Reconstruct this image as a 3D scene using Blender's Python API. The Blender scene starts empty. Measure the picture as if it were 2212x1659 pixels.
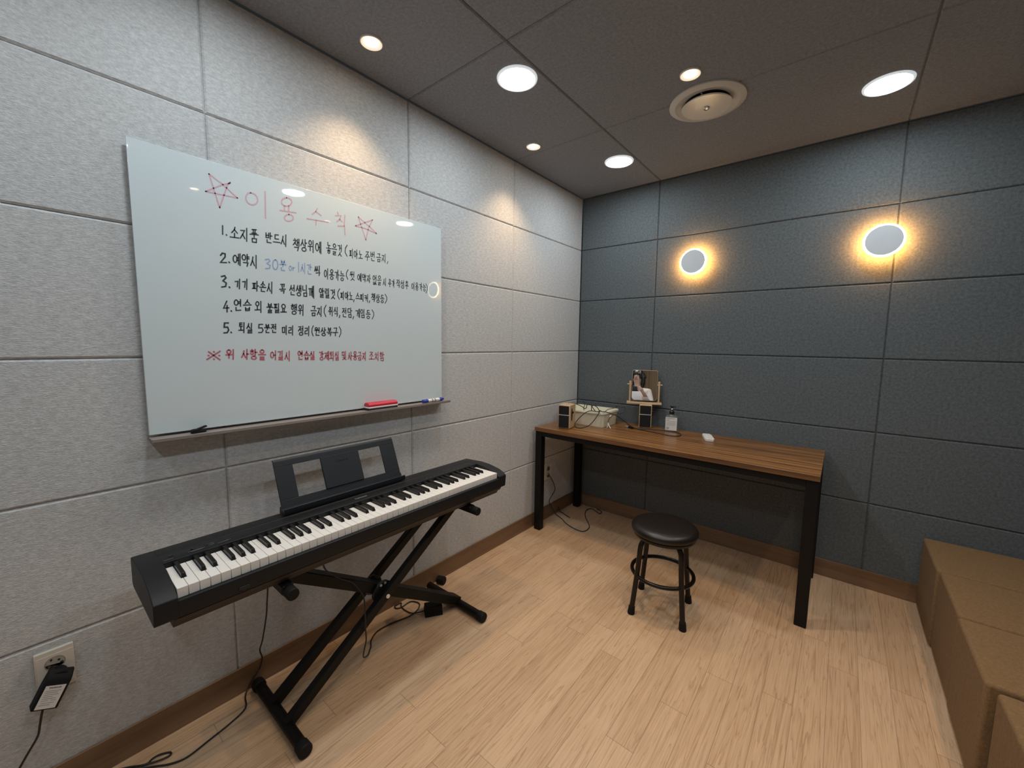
import bpy, bmesh, math, random
from mathutils import Vector, Matrix

random.seed(7)
C = bpy.context.scene.collection
sc = bpy.context.scene
PI = math.pi

# ------------------------------------------------------------------ camera
cam_d = bpy.data.cameras.new('camera')
cam_d.sensor_fit = 'HORIZONTAL'
cam_d.sensor_width = 36.0
cam_d.lens = 873.957 / 2212 * 36.0
cam_d.clip_start = 0.02
cam = bpy.data.objects.new('camera', cam_d)
C.objects.link(cam)
CAM = Vector((1.6883, -2.9288, 1.3440))
RIGHT = Vector((0.773726, 0.633384, 0.013169))
DOWN = Vector((0.074423, -0.070231, -0.994751))
FWD = Vector((-0.629134, 0.770644, -0.101478))
cam.matrix_world = Matrix(((RIGHT.x, -DOWN.x, -FWD.x, CAM.x), (RIGHT.y, -DOWN.y, -FWD.y, CAM.y),
                           (RIGHT.z, -DOWN.z, -FWD.z, CAM.z), (0, 0, 0, 1)))
sc.camera = cam

# ------------------------------------------------------------------ world, exposure, lamp strengths
wd = bpy.data.worlds.new('world')
sc.world = wd
wd.use_nodes = True
wd.node_tree.nodes['Background'].inputs[0].default_value = (0.6, 0.65, 0.7, 1)
wd.node_tree.nodes['Background'].inputs[1].default_value = 0.02
sc.view_settings.view_transform = 'Standard'
sc.view_settings.look = 'None'
sc.view_settings.exposure = 0.35
sc.view_settings.gamma = 1.0
sc.view_settings.use_curve_mapping = False
WHITE_LIGHT = (0.82, 0.925, 1.0)
WARM_LIGHT = (1.0, 0.69, 0.40)
WHITE_STRENGTH = 74.0
SPOT_WATTS = 16.0
SCONCE_STRENGTH = 72.0

# room size (metres): corner of the left and the back wall at the origin, room towards +x and -y
RX, RY, RZ = 2.50, -4.84, 2.482
JX = [0.6085, 1.856]
JY = [-0.862, -1.667, -2.479, -3.285, -4.09]
JZ = [0.483, 0.883, 1.283, 1.683, 2.083]

# ------------------------------------------------------------------ materials
def mat(name, col, rough=0.5, metal=0.0, **kw):
    m = bpy.data.materials.new(name)
    m.use_nodes = True
    b = m.node_tree.nodes['Principled BSDF']
    b.inputs['Base Color'].default_value = (*col, 1)
    b.inputs['Roughness'].default_value = rough
    b.inputs['Metallic'].default_value = metal
    for k, v in kw.items():
        b.inputs[k.replace('_', ' ')].default_value = v
    return m

def nodes(m):
    nt = m.node_tree
    return nt, nt.nodes['Principled BSDF'], (lambda t: nt.nodes.new(t)), nt.links.new

def speckle(m, col_a, col_b, scales, strength=0.25, dist=0.002, stretch=(1, 1, 1), lo=0.3, hi=0.7):
    """two octaves of object-space noise mixed into the base colour, the finer one as bump"""
    nt, b, new, link = nodes(m)
    tc = new('ShaderNodeTexCoord'); mp = new('ShaderNodeMapping')
    mp.inputs['Scale'].default_value = stretch
    link(tc.outputs['Object'], mp.inputs[0])
    n1 = new('ShaderNodeTexNoise'); n1.inputs['Scale'].default_value = scales[0]; n1.inputs['Detail'].default_value = 6
    n2 = new('ShaderNodeTexNoise'); n2.inputs['Scale'].default_value = scales[1]; n2.inputs['Detail'].default_value = 4
    link(mp.outputs[0], n1.inputs['Vector']); link(mp.outputs[0], n2.inputs['Vector'])
    ad = new('ShaderNodeMath'); ad.operation = 'ADD'
    link(n1.outputs['Fac'], ad.inputs[0]); link(n2.outputs['Fac'], ad.inputs[1])
    hf = new('ShaderNodeMath'); hf.operation = 'MULTIPLY'; hf.inputs[1].default_value = 0.5
    link(ad.outputs[0], hf.inputs[0])
    mr = new('ShaderNodeMapRange'); mr.inputs[1].default_value = lo; mr.inputs[2].default_value = hi
    link(hf.outputs[0], mr.inputs[0])
    mx = new('ShaderNodeMix'); mx.data_type = 'RGBA'
    mx.inputs[6].default_value = (*col_a, 1); mx.inputs[7].default_value = (*col_b, 1)
    link(mr.outputs[0], mx.inputs[0]); link(mx.outputs[2], b.inputs['Base Color'])
    bp = new('ShaderNodeBump'); bp.inputs['Strength'].default_value = strength; bp.inputs['Distance'].default_value = dist
    link(n1.outputs['Fac'], bp.inputs['Height']); link(bp.outputs[0], b.inputs['Normal'])
    return m

def felt(name, ca, cb, stretch=(1, 1, 1)):
    m = mat(name, ca, 0.95)
    m.node_tree.nodes['Principled BSDF'].inputs['Specular IOR Level'].default_value = 0.15
    return speckle(m, ca, cb, (240, 85), 0.6, 0.003, stretch, 0.36, 0.64)

def wood(name, dark, light, axis, scale=18, stretch=0.06, rough=0.4, fine=True):
    """straight grain running along the object's axis"""
    m = mat(name, dark, rough)
    nt, b, new, link = nodes(m)
    tc = new('ShaderNodeTexCoord'); mp = new('ShaderNodeMapping')
    s = [1, 1, 1]; s[axis] = stretch
    mp.inputs['Scale'].default_value = s
    link(tc.outputs['Object'], mp.inputs[0])
    n1 = new('ShaderNodeTexNoise'); n1.inputs['Scale'].default_value = scale; n1.inputs['Detail'].default_value = 3
    n1.inputs['Distortion'].default_value = 0.4
    n2 = new('ShaderNodeTexNoise'); n2.inputs['Scale'].default_value = scale * 7; n2.inputs['Detail'].default_value = 3
    link(mp.outputs[0], n1.inputs['Vector']); link(mp.outputs[0], n2.inputs['Vector'])
    mx = new('ShaderNodeMath'); mx.operation = 'MULTIPLY_ADD'; mx.inputs[1].default_value = 0.45
    link(n2.outputs['Fac'], mx.inputs[0]); link(n1.outputs['Fac'], mx.inputs[2])
    cr = new('ShaderNodeValToRGB')
    cr.color_ramp.elements[0].position = 0.5; cr.color_ramp.elements[0].color = (*dark, 1)
    cr.color_ramp.elements[1].position = 0.95; cr.color_ramp.elements[1].color = (*light, 1)
    link(mx.outputs[0], cr.inputs[0]); link(cr.outputs[0], b.inputs['Base Color'])
    bp = new('ShaderNodeBump'); bp.inputs['Strength'].default_value = 0.08; bp.inputs['Distance'].default_value = 0.001
    link(n2.outputs['Fac'], bp.inputs['Height']); link(bp.outputs[0], b.inputs['Normal'])
    return m

def floor_material():
    m = mat('oak_plank_floor', (0.6, 0.42, 0.27), 0.42)
    nt, b, new, link = nodes(m)
    def math_(op, a, bb=None):
        n = new('ShaderNodeMath'); n.operation = op
        for i, v in enumerate((a, bb)):
            if v is None: continue
            if isinstance(v, (int, float)): n.inputs[i].default_value = v
            else: link(v, n.inputs[i])
        return n.outputs[0]
    tc = new('ShaderNodeTexCoord'); sp = new('ShaderNodeSeparateXYZ'); link(tc.outputs['Object'], sp.inputs[0])
    W, L = 0.0975, 0.82
    u = math_('DIVIDE', math_('ADD', sp.outputs['X'], 0.02), W)
    col = math_('FLOOR', u)
    wn = new('ShaderNodeTexWhiteNoise'); wn.noise_dimensions = '1D'; link(col, wn.inputs['W'])
    v = math_('ADD', math_('DIVIDE', sp.outputs['Y'], L), wn.outputs['Value'])
    row = math_('FLOOR', v)
    cid = new('ShaderNodeCombineXYZ'); link(col, cid.inputs[0]); link(row, cid.inputs[1])
    wn2 = new('ShaderNodeTexWhiteNoise'); wn2.noise_dimensions = '2D'; link(cid.outputs[0], wn2.inputs['Vector'])
    # grain: noise stretched along the plank, shifted for every plank
    gv = new('ShaderNodeCombineXYZ')
    link(math_('MULTIPLY', sp.outputs['X'], 1.0), gv.inputs[0])
    link(math_('ADD', math_('MULTIPLY', sp.outputs['Y'], 0.04), math_('MULTIPLY', wn2.outputs['Value'], 7.0)), gv.inputs[1])
    link(math_('MULTIPLY', wn2.outputs['Value'], 13.0), gv.inputs[2])
    g1 = new('ShaderNodeTexNoise'); g1.inputs['Scale'].default_value = 26; g1.inputs['Detail'].default_value = 4; g1.inputs['Distortion'].default_value = 0.9
    link(gv.outputs[0], g1.inputs['Vector'])
    g2 = new('ShaderNodeTexNoise'); g2.inputs['Scale'].default_value = 210; g2.inputs['Detail'].default_value = 3
    link(gv.outputs[0], g2.inputs['Vector'])
    wv = math_('FRACT', math_('MULTIPLY', g1.outputs['Fac'], 9.0))      # cathedral rings
    ring = math_('MULTIPLY', math_('POWER', wv, 4.0), 0.34)
    g = math_('ADD', math_('MULTIPLY', g2.outputs['Fac'], 0.55), ring)
    g = math_('ADD', g, math_('MULTIPLY', math_('SUBTRACT', wn2.outputs['Value'], 0.5), 0.16))
    cr = new('ShaderNodeValToRGB')
    e = cr.color_ramp.elements
    e[0].position = 0.18; e[0].color = (0.650, 0.440, 0.275, 1)
    e[1].position = 0.75; e[1].color = (0.400, 0.236, 0.126, 1)
    link(g, cr.inputs[0])
    fu = math_('FRACT', u); fv = math_('FRACT', v)
    du = math_('MINIMUM', fu, math_('SUBTRACT', 1.0, fu))
    dv = math_('MINIMUM', fv, math_('SUBTRACT', 1.0, fv))
    lu = math_('LESS_THAN', du, 0.010); lv = math_('LESS_THAN', dv, 0.0013)
    ln = math_('MAXIMUM', lu, lv)
    mx = new('ShaderNodeMix'); mx.data_type = 'RGBA'
    link(math_('MULTIPLY', ln, 0.55), mx.inputs[0]); link(cr.outputs[0], mx.inputs[6]); mx.inputs[7].default_value = (0.16, 0.10, 0.06, 1)
    link(mx.outputs[2], b.inputs['Base Color'])
    bp = new('ShaderNodeBump'); bp.inputs['Strength'].default_value = 0.12; bp.inputs['Distance'].default_value = 0.001
    link(math_('SUBTRACT', g2.outputs['Fac'], math_('MULTIPLY', ln, 2.0)), bp.inputs['Height']); link(bp.outputs[0], b.inputs['Normal'])
    return m

def glow(name, col, strength):
    m = bpy.data.materials.new(name); m.use_nodes = True
    b = m.node_tree.nodes['Principled BSDF']
    b.inputs['Base Color'].default_value = (0.8, 0.8, 0.8, 1)
    b.inputs['Emission Color'].default_value = (*col, 1)
    b.inputs['Emission Strength'].default_value = strength
    return m

M = {}
M['felt_light'] = felt('light_grey_felt', (0.465, 0.460, 0.450), (0.675, 0.665, 0.650), (1, 0.55, 1.5))
M['felt_dark'] = felt('dark_blue_grey_felt', (0.092, 0.104, 0.108), (0.168, 0.186, 0.192))
M['felt_ceiling'] = felt('dark_grey_felt', (0.235, 0.246, 0.270), (0.34, 0.352, 0.380))
M['groove'] = mat('groove_shadow_core', (0.20, 0.20, 0.20), 0.9)
M['groove_dark'] = mat('dark_groove_core', (0.05, 0.055, 0.06), 0.9)
M['floor'] = floor_material()
M['baseboard'] = wood('brown_baseboard_wood', (0.150, 0.080, 0.040), (0.25, 0.145, 0.078), 1, 14, 0.05, 0.45)
M['baseboard_x'] = wood('brown_baseboard_wood_x', (0.150, 0.080, 0.040), (0.25, 0.145, 0.078), 0, 14, 0.05, 0.45)
M['walnut'] = wood('walnut_laminate', (0.062, 0.023, 0.006), (0.37, 0.170, 0.052), 0, 40, 0.03, 0.28)
M['walnut_edge'] = wood('walnut_edge_band', (0.090, 0.036, 0.012), (0.22, 0.10, 0.04), 0, 30, 0.04, 0.4)
M['door'] = wood('brown_door_wood', (0.16, 0.095, 0.045), (0.30, 0.19, 0.10), 2, 12, 0.05, 0.4)
M['birch'] = wood('pale_birch', (0.50, 0.32, 0.17), (0.66, 0.46, 0.28), 2, 20, 0.08, 0.5)
M['birch_x'] = wood('pale_birch_x', (0.48, 0.32, 0.17), (0.64, 0.46, 0.28), 0, 20, 0.08, 0.5)
M['black_steel'] = mat('black_painted_steel', (0.0050, 0.0046, 0.0045), 0.5, 0.0, Specular_IOR_Level=0.25)
M['piano'] = mat('black_textured_plastic', (0.010, 0.011, 0.013), 0.5, 0.0, Specular_IOR_Level=0.3)
speckle(M['piano'], (0.0085, 0.0095, 0.0110), (0.0120, 0.0132, 0.0155), (900, 300), 0.15, 0.0004)
M['piano_bottom'] = mat('dark_brown_board', (0.030, 0.023, 0.018), 0.6)
M['black_gloss'] = mat('black_gloss_plastic', (0.012, 0.012, 0.013), 0.25)
M['rubber'] = mat('black_rubber', (0.0065, 0.0062, 0.0060), 0.7, 0.0, Specular_IOR_Level=0.25)
M['ivory'] = mat('white_key_plastic', (0.80, 0.78, 0.74), 0.28)
M['ebony'] = mat('black_key_plastic', (0.010, 0.009, 0.009), 0.35, 0.0, Specular_IOR_Level=0.4)
M['rest'] = mat('blue_black_plastic', (0.014, 0.017, 0.021), 0.45, 0.0, Specular_IOR_Level=0.35)
M['bronze'] = mat('bronze_line', (0.16, 0.11, 0.08), 0.4, 0.6)
M['print'] = mat('grey_print', (0.30, 0.30, 0.30), 0.6)
M['silver'] = mat('silver_metal', (0.75, 0.75, 0.74), 0.35, 0.7)
M['chrome'] = mat('polished_metal', (0.85, 0.84, 0.80), 0.12, 1.0)
M['glass_white'] = mat('white_glass', (0.67, 0.74, 0.75), 0.025, 0.0, IOR=1.5)
M['glass_edge'] = mat('glass_edge', (0.62, 0.72, 0.70), 0.1)
M['tray'] = wood('grey_brown_tray', (0.20, 0.165, 0.15), (0.30, 0.26, 0.24), 1, 20, 0.05, 0.5)
M['ink_k'] = mat('black_marker_ink', (0.036, 0.042, 0.044), 0.5)
M['ink_r'] = mat('red_marker_ink', (0.50, 0.135, 0.165), 0.5)
M['ink_p'] = mat('faded_red_marker_ink', (0.66, 0.40, 0.45), 0.5)
M['ink_b'] = mat('faded_blue_marker_ink', (0.30, 0.41, 0.66), 0.5)
M['red_plastic'] = mat('red_plastic', (0.55, 0.015, 0.045), 0.3)
M['white_felt'] = mat('white_felt', (0.72, 0.66, 0.66), 0.9)
M['dark_felt'] = mat('dark_felt', (0.03, 0.03, 0.03), 0.95)
M['blue_plastic'] = mat('blue_plastic', (0.03, 0.05, 0.30), 0.3)
M['white_plastic'] = mat('white_plastic', (0.78, 0.76, 0.72), 0.3)
M['vent_plastic'] = mat('grey_white_vent_enamel', (0.74, 0.72, 0.67), 0.2)
M['outlet'] = mat('cream_outlet_plastic', (0.68, 0.62, 0.52), 0.35)
M['outlet_dark'] = mat('outlet_recess', (0.33, 0.29, 0.22), 0.5)
M['hole'] = mat('dark_hole', (0.02, 0.018, 0.015), 0.8)
M['cable'] = mat('black_cable', (0.018, 0.017, 0.017), 0.5)
M['cable_blue'] = mat('dark_blue_cable', (0.030, 0.034, 0.060), 0.5)
M['basket'] = mat('cream_plastic', (0.80, 0.76, 0.60), 0.4, 0.0, Subsurface_Weight=0.1)
M['seat'] = mat('dark_brown_leatherette', (0.022, 0.016, 0.013), 0.36)
speckle(M['seat'], (0.0085, 0.0065, 0.0055), (0.0125, 0.0095, 0.008), (420, 160), 0.12, 0.0006)
M['stool_steel'] = mat('dark_brown_gloss_steel', (0.007, 0.0052, 0.0045), 0.28, 0.0, Specular_IOR_Level=0.35)
M['fabric'] = mat('brown_woven_fabric', (0.20, 0.125, 0.055), 0.95)
speckle(M['fabric'], (0.150, 0.085, 0.036), (0.270, 0.160, 0.070), (380, 120), 0.8, 0.0015, (1, 1.6, 1))
M['grille'] = mat('black_speaker_cloth', (0.006, 0.006, 0.007), 0.9)
M['mirror'] = mat('mirror_glass', (0.92, 0.92, 0.92), 0.0, 1.0)
M['clear'] = mat('clear_plastic', (0.95, 0.97, 0.96), 0.08, 0.0, Transmission_Weight=0.92, IOR=1.25)
M['label'] = mat('white_label', (0.76, 0.75, 0.72), 0.5)
M['sconce_disc'] = mat('matt_white_disc', (0.66, 0.67, 0.68), 0.6)
M['duct'] = mat('dark_duct_shade', (0.02, 0.03, 0.05), 0.3, 0.5)  # dark colour stands in for shade inside the vent throat
M['skin'] = mat('skin', (0.62, 0.42, 0.33), 0.5)
M['hair'] = mat('black_hair', (0.010, 0.009, 0.009), 0.4)
M['blouse'] = mat('white_blouse', (0.74, 0.70, 0.68), 0.8)
M['trousers'] = mat('dark_trousers', (0.03, 0.03, 0.035), 0.9)
M['white_glow'] = glow('white_diffuser', WHITE_LIGHT, WHITE_STRENGTH)
M['warm_glow'] = glow('warm_lamp_lens', (1.0, 0.82, 0.58), 14.0)
M['sconce_glow'] = glow('warm_led_strip', (1.0, 0.40, 0.075), SCONCE_STRENGTH)
M['ring_glow'] = glow('warm_acrylic_ring', (1.0, 0.80, 0.46), 14.0)
M['trim_glow'] = glow('glowing_trim', (0.86, 0.95, 1.0), 0.40)  # weak emission stands in for the diffuser's light on the trim
M['reflector_glow'] = glow('lamplit_reflector_glow', (1.0, 0.70, 0.50), 0.55)  # weak emission stands in for lamplight on the reflector cone

# ------------------------------------------------------------------ mesh helpers
class MB:
    """collects shapes, then links them as one mesh object"""
    def __init__(s): s.v = []; s.f = []
    def add(s, vs, fs, mtx=None):
        n = len(s.v)
        s.v += [tuple(mtx @ Vector(p)) if mtx else tuple(p) for p in vs]
        s.f += [tuple(i + n for i in f) for f in fs]
        return s
    def box(s, x0, x1, y0, y1, z0, z1, mtx=None):
        vs = [(x, y, z) for z in (z0, z1) for y in (y0, y1) for x in (x0, x1)]
        return s.add(vs, [(0, 2, 3, 1), (4, 5, 7, 6), (0, 1, 5, 4), (2, 6, 7, 3), (0, 4, 6, 2), (1, 3, 7, 5)], mtx)
    def prism(s, poly, axis, a, b, mtx=None):
        """poly in the two other axes (in xyz order), extruded along axis from a to b"""
        n = len(poly)
        def pt(q, t):
            r = list(q); r.insert(axis, t); return tuple(r)
        vs = [pt(q, a) for q in poly] + [pt(q, b) for q in poly]
        fs = [tuple(range(n))[::-1], tuple(range(n, 2 * n))] + [(i, (i + 1) % n, (i + 1) % n + n, i + n) for i in range(n)]
        return s.add(vs, fs, mtx)
    def lathe(s, prof, seg=32, mtx=None, cap0=True, cap1=True):
        """profile [(r, z)...] turned about z"""
        vs = []; fs = []
        for r, z in prof:
            for k in range(seg):
                a = 2 * PI * k / seg
                vs.append((r * math.cos(a), r * math.sin(a), z))
        for i in range(len(prof) - 1):
            for k in range(seg):
                k2 = (k + 1) % seg
                fs.append((i * seg + k, i * seg + k2, (i + 1) * seg + k2, (i + 1) * seg + k))
        if cap0: fs.append(tuple(range(seg))[::-1])
        if cap1: fs.append(tuple(range((len(prof) - 1) * seg, len(prof) * seg)))
        return s.add(vs, fs, mtx)
    def cyl(s, p0, p1, r, seg=20, r2=None):
        p0 = Vector(p0); p1 = Vector(p1); d = p1 - p0
        m = Matrix.Translation(p0) @ d.to_track_quat('Z', 'Y').to_matrix().to_4x4()
        return s.lathe([(r, 0), (r2 if r2 is not None else r, d.length)], seg, m)
    def bar(s, p0, p1, w, h, up=(0, 0, 1)):
        """rectangular bar from p0 to p1, w across, h along 'up'"""
        p0 = Vector(p0); p1 = Vector(p1); d = (p1 - p0); L = d.length; d.normalize()
        u = Vector(up); u = (u - d * u.dot(d)).normalized(); r = d.cross(u)
        m = Matrix(((r.x, u.x, d.x, p0.x), (r.y, u.y, d.y, p0.y), (r.z, u.z, d.z, p0.z), (0, 0, 0, 1)))
        return s.box(-w / 2, w / 2, -h / 2, h / 2, 0, L, m)
    def tube(s, pts, r, seg=8, sub=5, closed=False):
        P = [Vector(p) for p in pts]; n = len(P); Q = []
        for i in range(n if closed else n - 1):
            if closed: a, b, c, d = P[(i - 1) % n], P[i], P[(i + 1) % n], P[(i + 2) % n]
            else: a, b, c, d = P[max(i - 1, 0)], P[i], P[i + 1], P[min(i + 2, n - 1)]
            for k in range(sub):
                t = k / sub
                Q.append(0.5 * ((2 * b) + (c - a) * t + (2 * a - 5 * b + 4 * c - d) * t * t + (3 * b - a - 3 * c + d) * t ** 3))
        if not closed: Q.append(P[-1])
        m = len(Q); vs = []; fs = []; up = Vector((0.123, 0.31, 0.94))
        for i, q in enumerate(Q):
            t = (Q[(i + 1) % m] - Q[i - 1]) if closed else (Q[min(i + 1, m - 1)] - Q[max(i - 1, 0)])
            if t.length < 1e-9: t = Vector((0, 0, 1))
            t.normalize()
            x = up - t * up.dot(t)
            if x.length < 1e-4: x = t.orthogonal()
            x.normalize(); up = x; y = t.cross(x)
            for k in range(seg):
                a = 2 * PI * k / seg
                vs.append(tuple(q + x * (r * math.cos(a)) + y * (r * math.sin(a))))
        for i in range(m if closed else m - 1):
            j = (i + 1) % m
            for k in range(seg):
                k2 = (k + 1) % seg
                fs.append((i * seg + k, i * seg + k2, j * seg + k2, j * seg + k))
        if not closed:
            fs.append(tuple(range(seg))[::-1]); fs.append(tuple(range((m - 1) * seg, m * seg)))
        return s.add(vs, fs)
    def mesh(s, name, smooth=35):
        me = bpy.data.meshes.new(name); me.from_pydata(s.v, [], s.f)
        bm = bmesh.new(); bm.from_mesh(me)
        bmesh.ops.recalc_face_normals(bm, faces=bm.faces)
        bm.to_mesh(me); bm.free()
        if smooth:
            me.shade_smooth(); me.set_sharp_from_angle(angle=math.radians(smooth))
        me.update(); return me

def obj(name, mb, material, parent=None, bevel=0, smooth=35, local=False, label=None, segs=2):
    """link the collected shapes as one mesh object; world coordinates unless local"""
    me = mb.mesh(name, smooth)
    o = bpy.data.objects.new(name, me); C.objects.link(o)
    me.materials.append(material)
    if parent is not None:
        if not local:
            me.transform(world(parent).inverted())
        o.parent = parent
    if bevel:
        b = o.modifiers.new('bevel', 'BEVEL'); b.width = bevel; b.segments = segs; b.limit_method = 'ANGLE'; b.angle_limit = math.radians(40)
        b.harden_normals = False
    if label: o['label'] = label
    return o

def world(o):
    m = Matrix.LocRotScale(o.location, o.rotation_euler, o.scale)
    return world(o.parent) @ m if o.parent else m

def thing(name, label, cat, loc=(0, 0, 0), rot=(0, 0, 0), group=None):
    o = bpy.data.objects.new(name, None); C.objects.link(o)
    o.location = loc; o.rotation_euler = rot; o.empty_display_size = 0.05
    return tag(o, label, cat, group)

def tag(o, label, cat, group=None):
    o['label'] = label; o['category'] = cat
    if group: o['group'] = group
    return o

def struct(o):
    o['kind'] = 'structure'; return o

def dup(root, loc, rot=None, label=None):
    r = root.copy(); C.objects.link(r); r.location = loc
    if rot is not None: r.rotation_euler = rot
    if label: r['label'] = label
    for ch in list(root.children):
        c = ch.copy(); C.objects.link(c); c.parent = r
        for g in list(ch.children):
            d = g.copy(); C.objects.link(d); d.parent = c
    return r

def text_part(name, body, size, m, mtx, parent, depth=0.0002, bold=0):
    """flat lettering made into a mesh; mtx takes text x,y to the world"""
    cu = bpy.data.curves.new(name, 'FONT'); cu.body = body; cu.size = size; cu.extrude = depth; cu.offset = bold
    cu.align_x = 'CENTER'; cu.align_y = 'CENTER'
    t = bpy.data.objects.new(name, cu); C.objects.link(t)
    dg = bpy.context.evaluated_depsgraph_get()
    me = bpy.data.meshes.new_from_object(t.evaluated_get(dg)); bpy.data.objects.remove(t); bpy.data.curves.remove(cu)
    me.transform(world(parent).inverted() @ mtx)
    me.materials.clear(); me.materials.append(m)
    o = bpy.data.objects.new(name, me); C.objects.link(o); o.parent = parent
    return o

# ------------------------------------------------------------------ the room
def panel_wall(name, cuts_a, cuts_b, to3, m, core, ch=0.0055, gap=0.0012):
    """chamfered felt panels in a grid; to3(a, b, d) -> xyz, d measured into the room"""
    mb = MB()
    for i in range(len(cuts_a) - 1):
        for j in range(len(cuts_b) - 1):
            a0, a1, b0, b1 = cuts_a[i] + gap, cuts_a[i + 1] - gap, cuts_b[j] + gap, cuts_b[j + 1] - gap
            vs = [to3(a, b, -0.009) for a, b in ((a0, b0), (a1, b0), (a1, b1), (a0, b1))]
            vs += [to3(a, b, -ch) for a, b in ((a0, b0), (a1, b0), (a1, b1), (a0, b1))]
            vs += [to3(a, b, 0.0) for a, b in ((a0 + ch, b0 + ch), (a1 - ch, b0 + ch), (a1 - ch, b1 - ch), (a0 + ch, b1 - ch))]
            fs = [(8, 9, 10, 11)] + [(k + 4, (k + 1) % 4 + 4, (k + 1) % 4 + 8, k + 8) for k in range(4)] + [(k, (k + 1) % 4, (k + 1) % 4 + 4, k + 4) for k in range(4)]
            mb.add(vs, fs)
    vs = [to3(a, b, d) for d in (-0.10, -0.0085) for a, b in ((cuts_a[0], cuts_b[0]), (cuts_a[-1], cuts_b[0]), (cuts_a[-1], cuts_b[-1]), (cuts_a[0], cuts_b[-1]))]
    mb.add(vs, [(0, 1, 2, 3), (4, 5, 6, 7)] + [(k, (k + 1) % 4, (k + 1) % 4 + 4, k + 4) for k in range(4)])
    o = obj(name, mb, m, smooth=0)
    return struct(o)

ys = [0.0] + JY + [RY]
ys = sorted(ys); zs = [0.0] + JZ + [RZ]; xs = [0.0] + JX + [RX]
panel_wall('wall_left', ys, zs, lambda a, b, d: (d, a, b), M['felt_light'], M['groove'])
panel_wall('wall_back', xs, zs, lambda a, b, d: (a, -d, b), M['felt_dark'], M['groove_dark'])
panel_wall('wall_right', ys, zs, lambda a, b, d: (RX - d, a, b), M['felt_dark'], M['groove_dark'])
panel_wall('wall_rear', xs, zs, lambda a, b, d: (a, RY + d, b), M['felt_light'], M['groove'])
panel_wall('ceiling', xs, ys, lambda a, b, d: (a, b, RZ - d), M['felt_ceiling'], M['groove_dark'])
struct(obj('floor', MB().box(-0.02, RX + 0.02, RY - 0.02, 0.02, -0.1, 0.0), M['floor'], smooth=0))
struct(obj('baseboard_left', MB().box(0, 0.008, RY, 0, 0.0, 0.102), M['baseboard'], bevel=0.0015))
struct(obj('baseboard_back', MB().box(0.008, RX, -0.008, 0, 0.0, 0.102), M['baseboard_x'], bevel=0.0015))
dr = struct(obj('door_1', MB().box(RX - 0.02, RX - 0.0005, -4.66, -3.78, 0.0, 2.1), M['door'], bevel=0.002))
obj('door_frame', MB().box(RX - 0.03, RX - 0.0005, -4.71, -4.66, 0.0, 2.15).box(RX - 0.03, RX - 0.0005, -3.78, -3.73, 0, 2.15).box(RX - 0.03, RX - 0.0005, -4.66, -3.78, 2.1, 2.15), M['door'], dr, bevel=0.002)
obj('door_handle', MB().cyl((RX - 0.02, -3.86, 1.0), (RX - 0.07, -3.86, 1.0), 0.012).cyl((RX - 0.065, -3.86, 1.0), (RX - 0.065, -3.98, 1.0), 0.01), M['silver'], dr)

# ------------------------------------------------------------------ lights
def downlight(x, y, label):
    t = thing('ceiling_downlight', label, 'ceiling light', (x, y, RZ), (0, 0, 0), 'white recessed downlights')
    obj('trim_ring', MB().lathe([(0.088, 0), (0.087, -0.005), (0.079, -0.007), (0.075, -0.004), (0.075, -0.0005)], 48, cap0=False, cap1=False), M['trim_glow'], t, local=True)
    obj('diffuser', MB().lathe([(0.0755, -0.003), (0.06, -0.0045), (0.03, -0.005), (0.001, -0.005)], 48, cap0=False), M['white_glow'], t, local=True)
    return t
dl = [(0.506, -1.473, 'white round downlight above the whiteboard, nearest the left edge of the picture'),
      (0.510, -0.455, 'smallest white round downlight, near the corner of the two walls'),
      (1.750, -0.455, 'white round downlight near the back wall, right of the ceiling vent')]
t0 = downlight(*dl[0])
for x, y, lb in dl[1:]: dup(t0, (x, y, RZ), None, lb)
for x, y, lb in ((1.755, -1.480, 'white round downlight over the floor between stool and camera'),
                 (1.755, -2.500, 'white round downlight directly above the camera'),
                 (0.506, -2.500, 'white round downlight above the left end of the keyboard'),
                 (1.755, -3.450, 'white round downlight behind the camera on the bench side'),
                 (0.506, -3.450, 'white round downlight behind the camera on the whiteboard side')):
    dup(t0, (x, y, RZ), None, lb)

def spotlight(x, y, label):
    t = thing('ceiling_spotlight', label, 'spotlight', (x, y, RZ), (0, 0, 0), 'small warm spotlights')
    obj('trim_ring', MB().lathe([(0.043, 0), (0.0425, -0.004), (0.040, -0.006), (0.0385, -0.005)], 32, cap0=False, cap1=False), M['white_plastic'], t, local=True)
    obj('reflector', MB().lathe([(0.0388, -0.0052), (0.030, -0.003), (0.026, -0.001)], 32, cap0=False, cap1=False), M['reflector_glow'], t, local=True)
    obj('lens', MB().lathe([(0.0265, -0.0015), (0.015, -0.0028), (0.001, -0.003)], 32, cap0=False), M['warm_glow'], t, local=True)
    ld = bpy.data.lights.new('spot_beam', 'SPOT'); ld.energy = SPOT_WATTS; ld.color = WARM_LIGHT
    ld.spot_size = math.radians(100); ld.spot_blend = 1.0; ld.shadow_soft_size = 0.025
    lo = bpy.data.objects.new('spot_beam', ld); C.objects.link(lo); lo.parent = t; lo.location = (0, 0, -0.028)
    return t
sl = [(0.200, -1.984, 'small warm spotlight above the top edge of the whiteboard'),
      (0.203, -0.941, 'smallest warm spotlight, close to the left wall near the corner'),
      (1.100, -1.046, 'small warm spotlight beside the round ceiling vent')]
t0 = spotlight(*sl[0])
for x, y, lb in sl[1:]: dup(t0, (x, y, RZ), None, lb)
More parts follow.
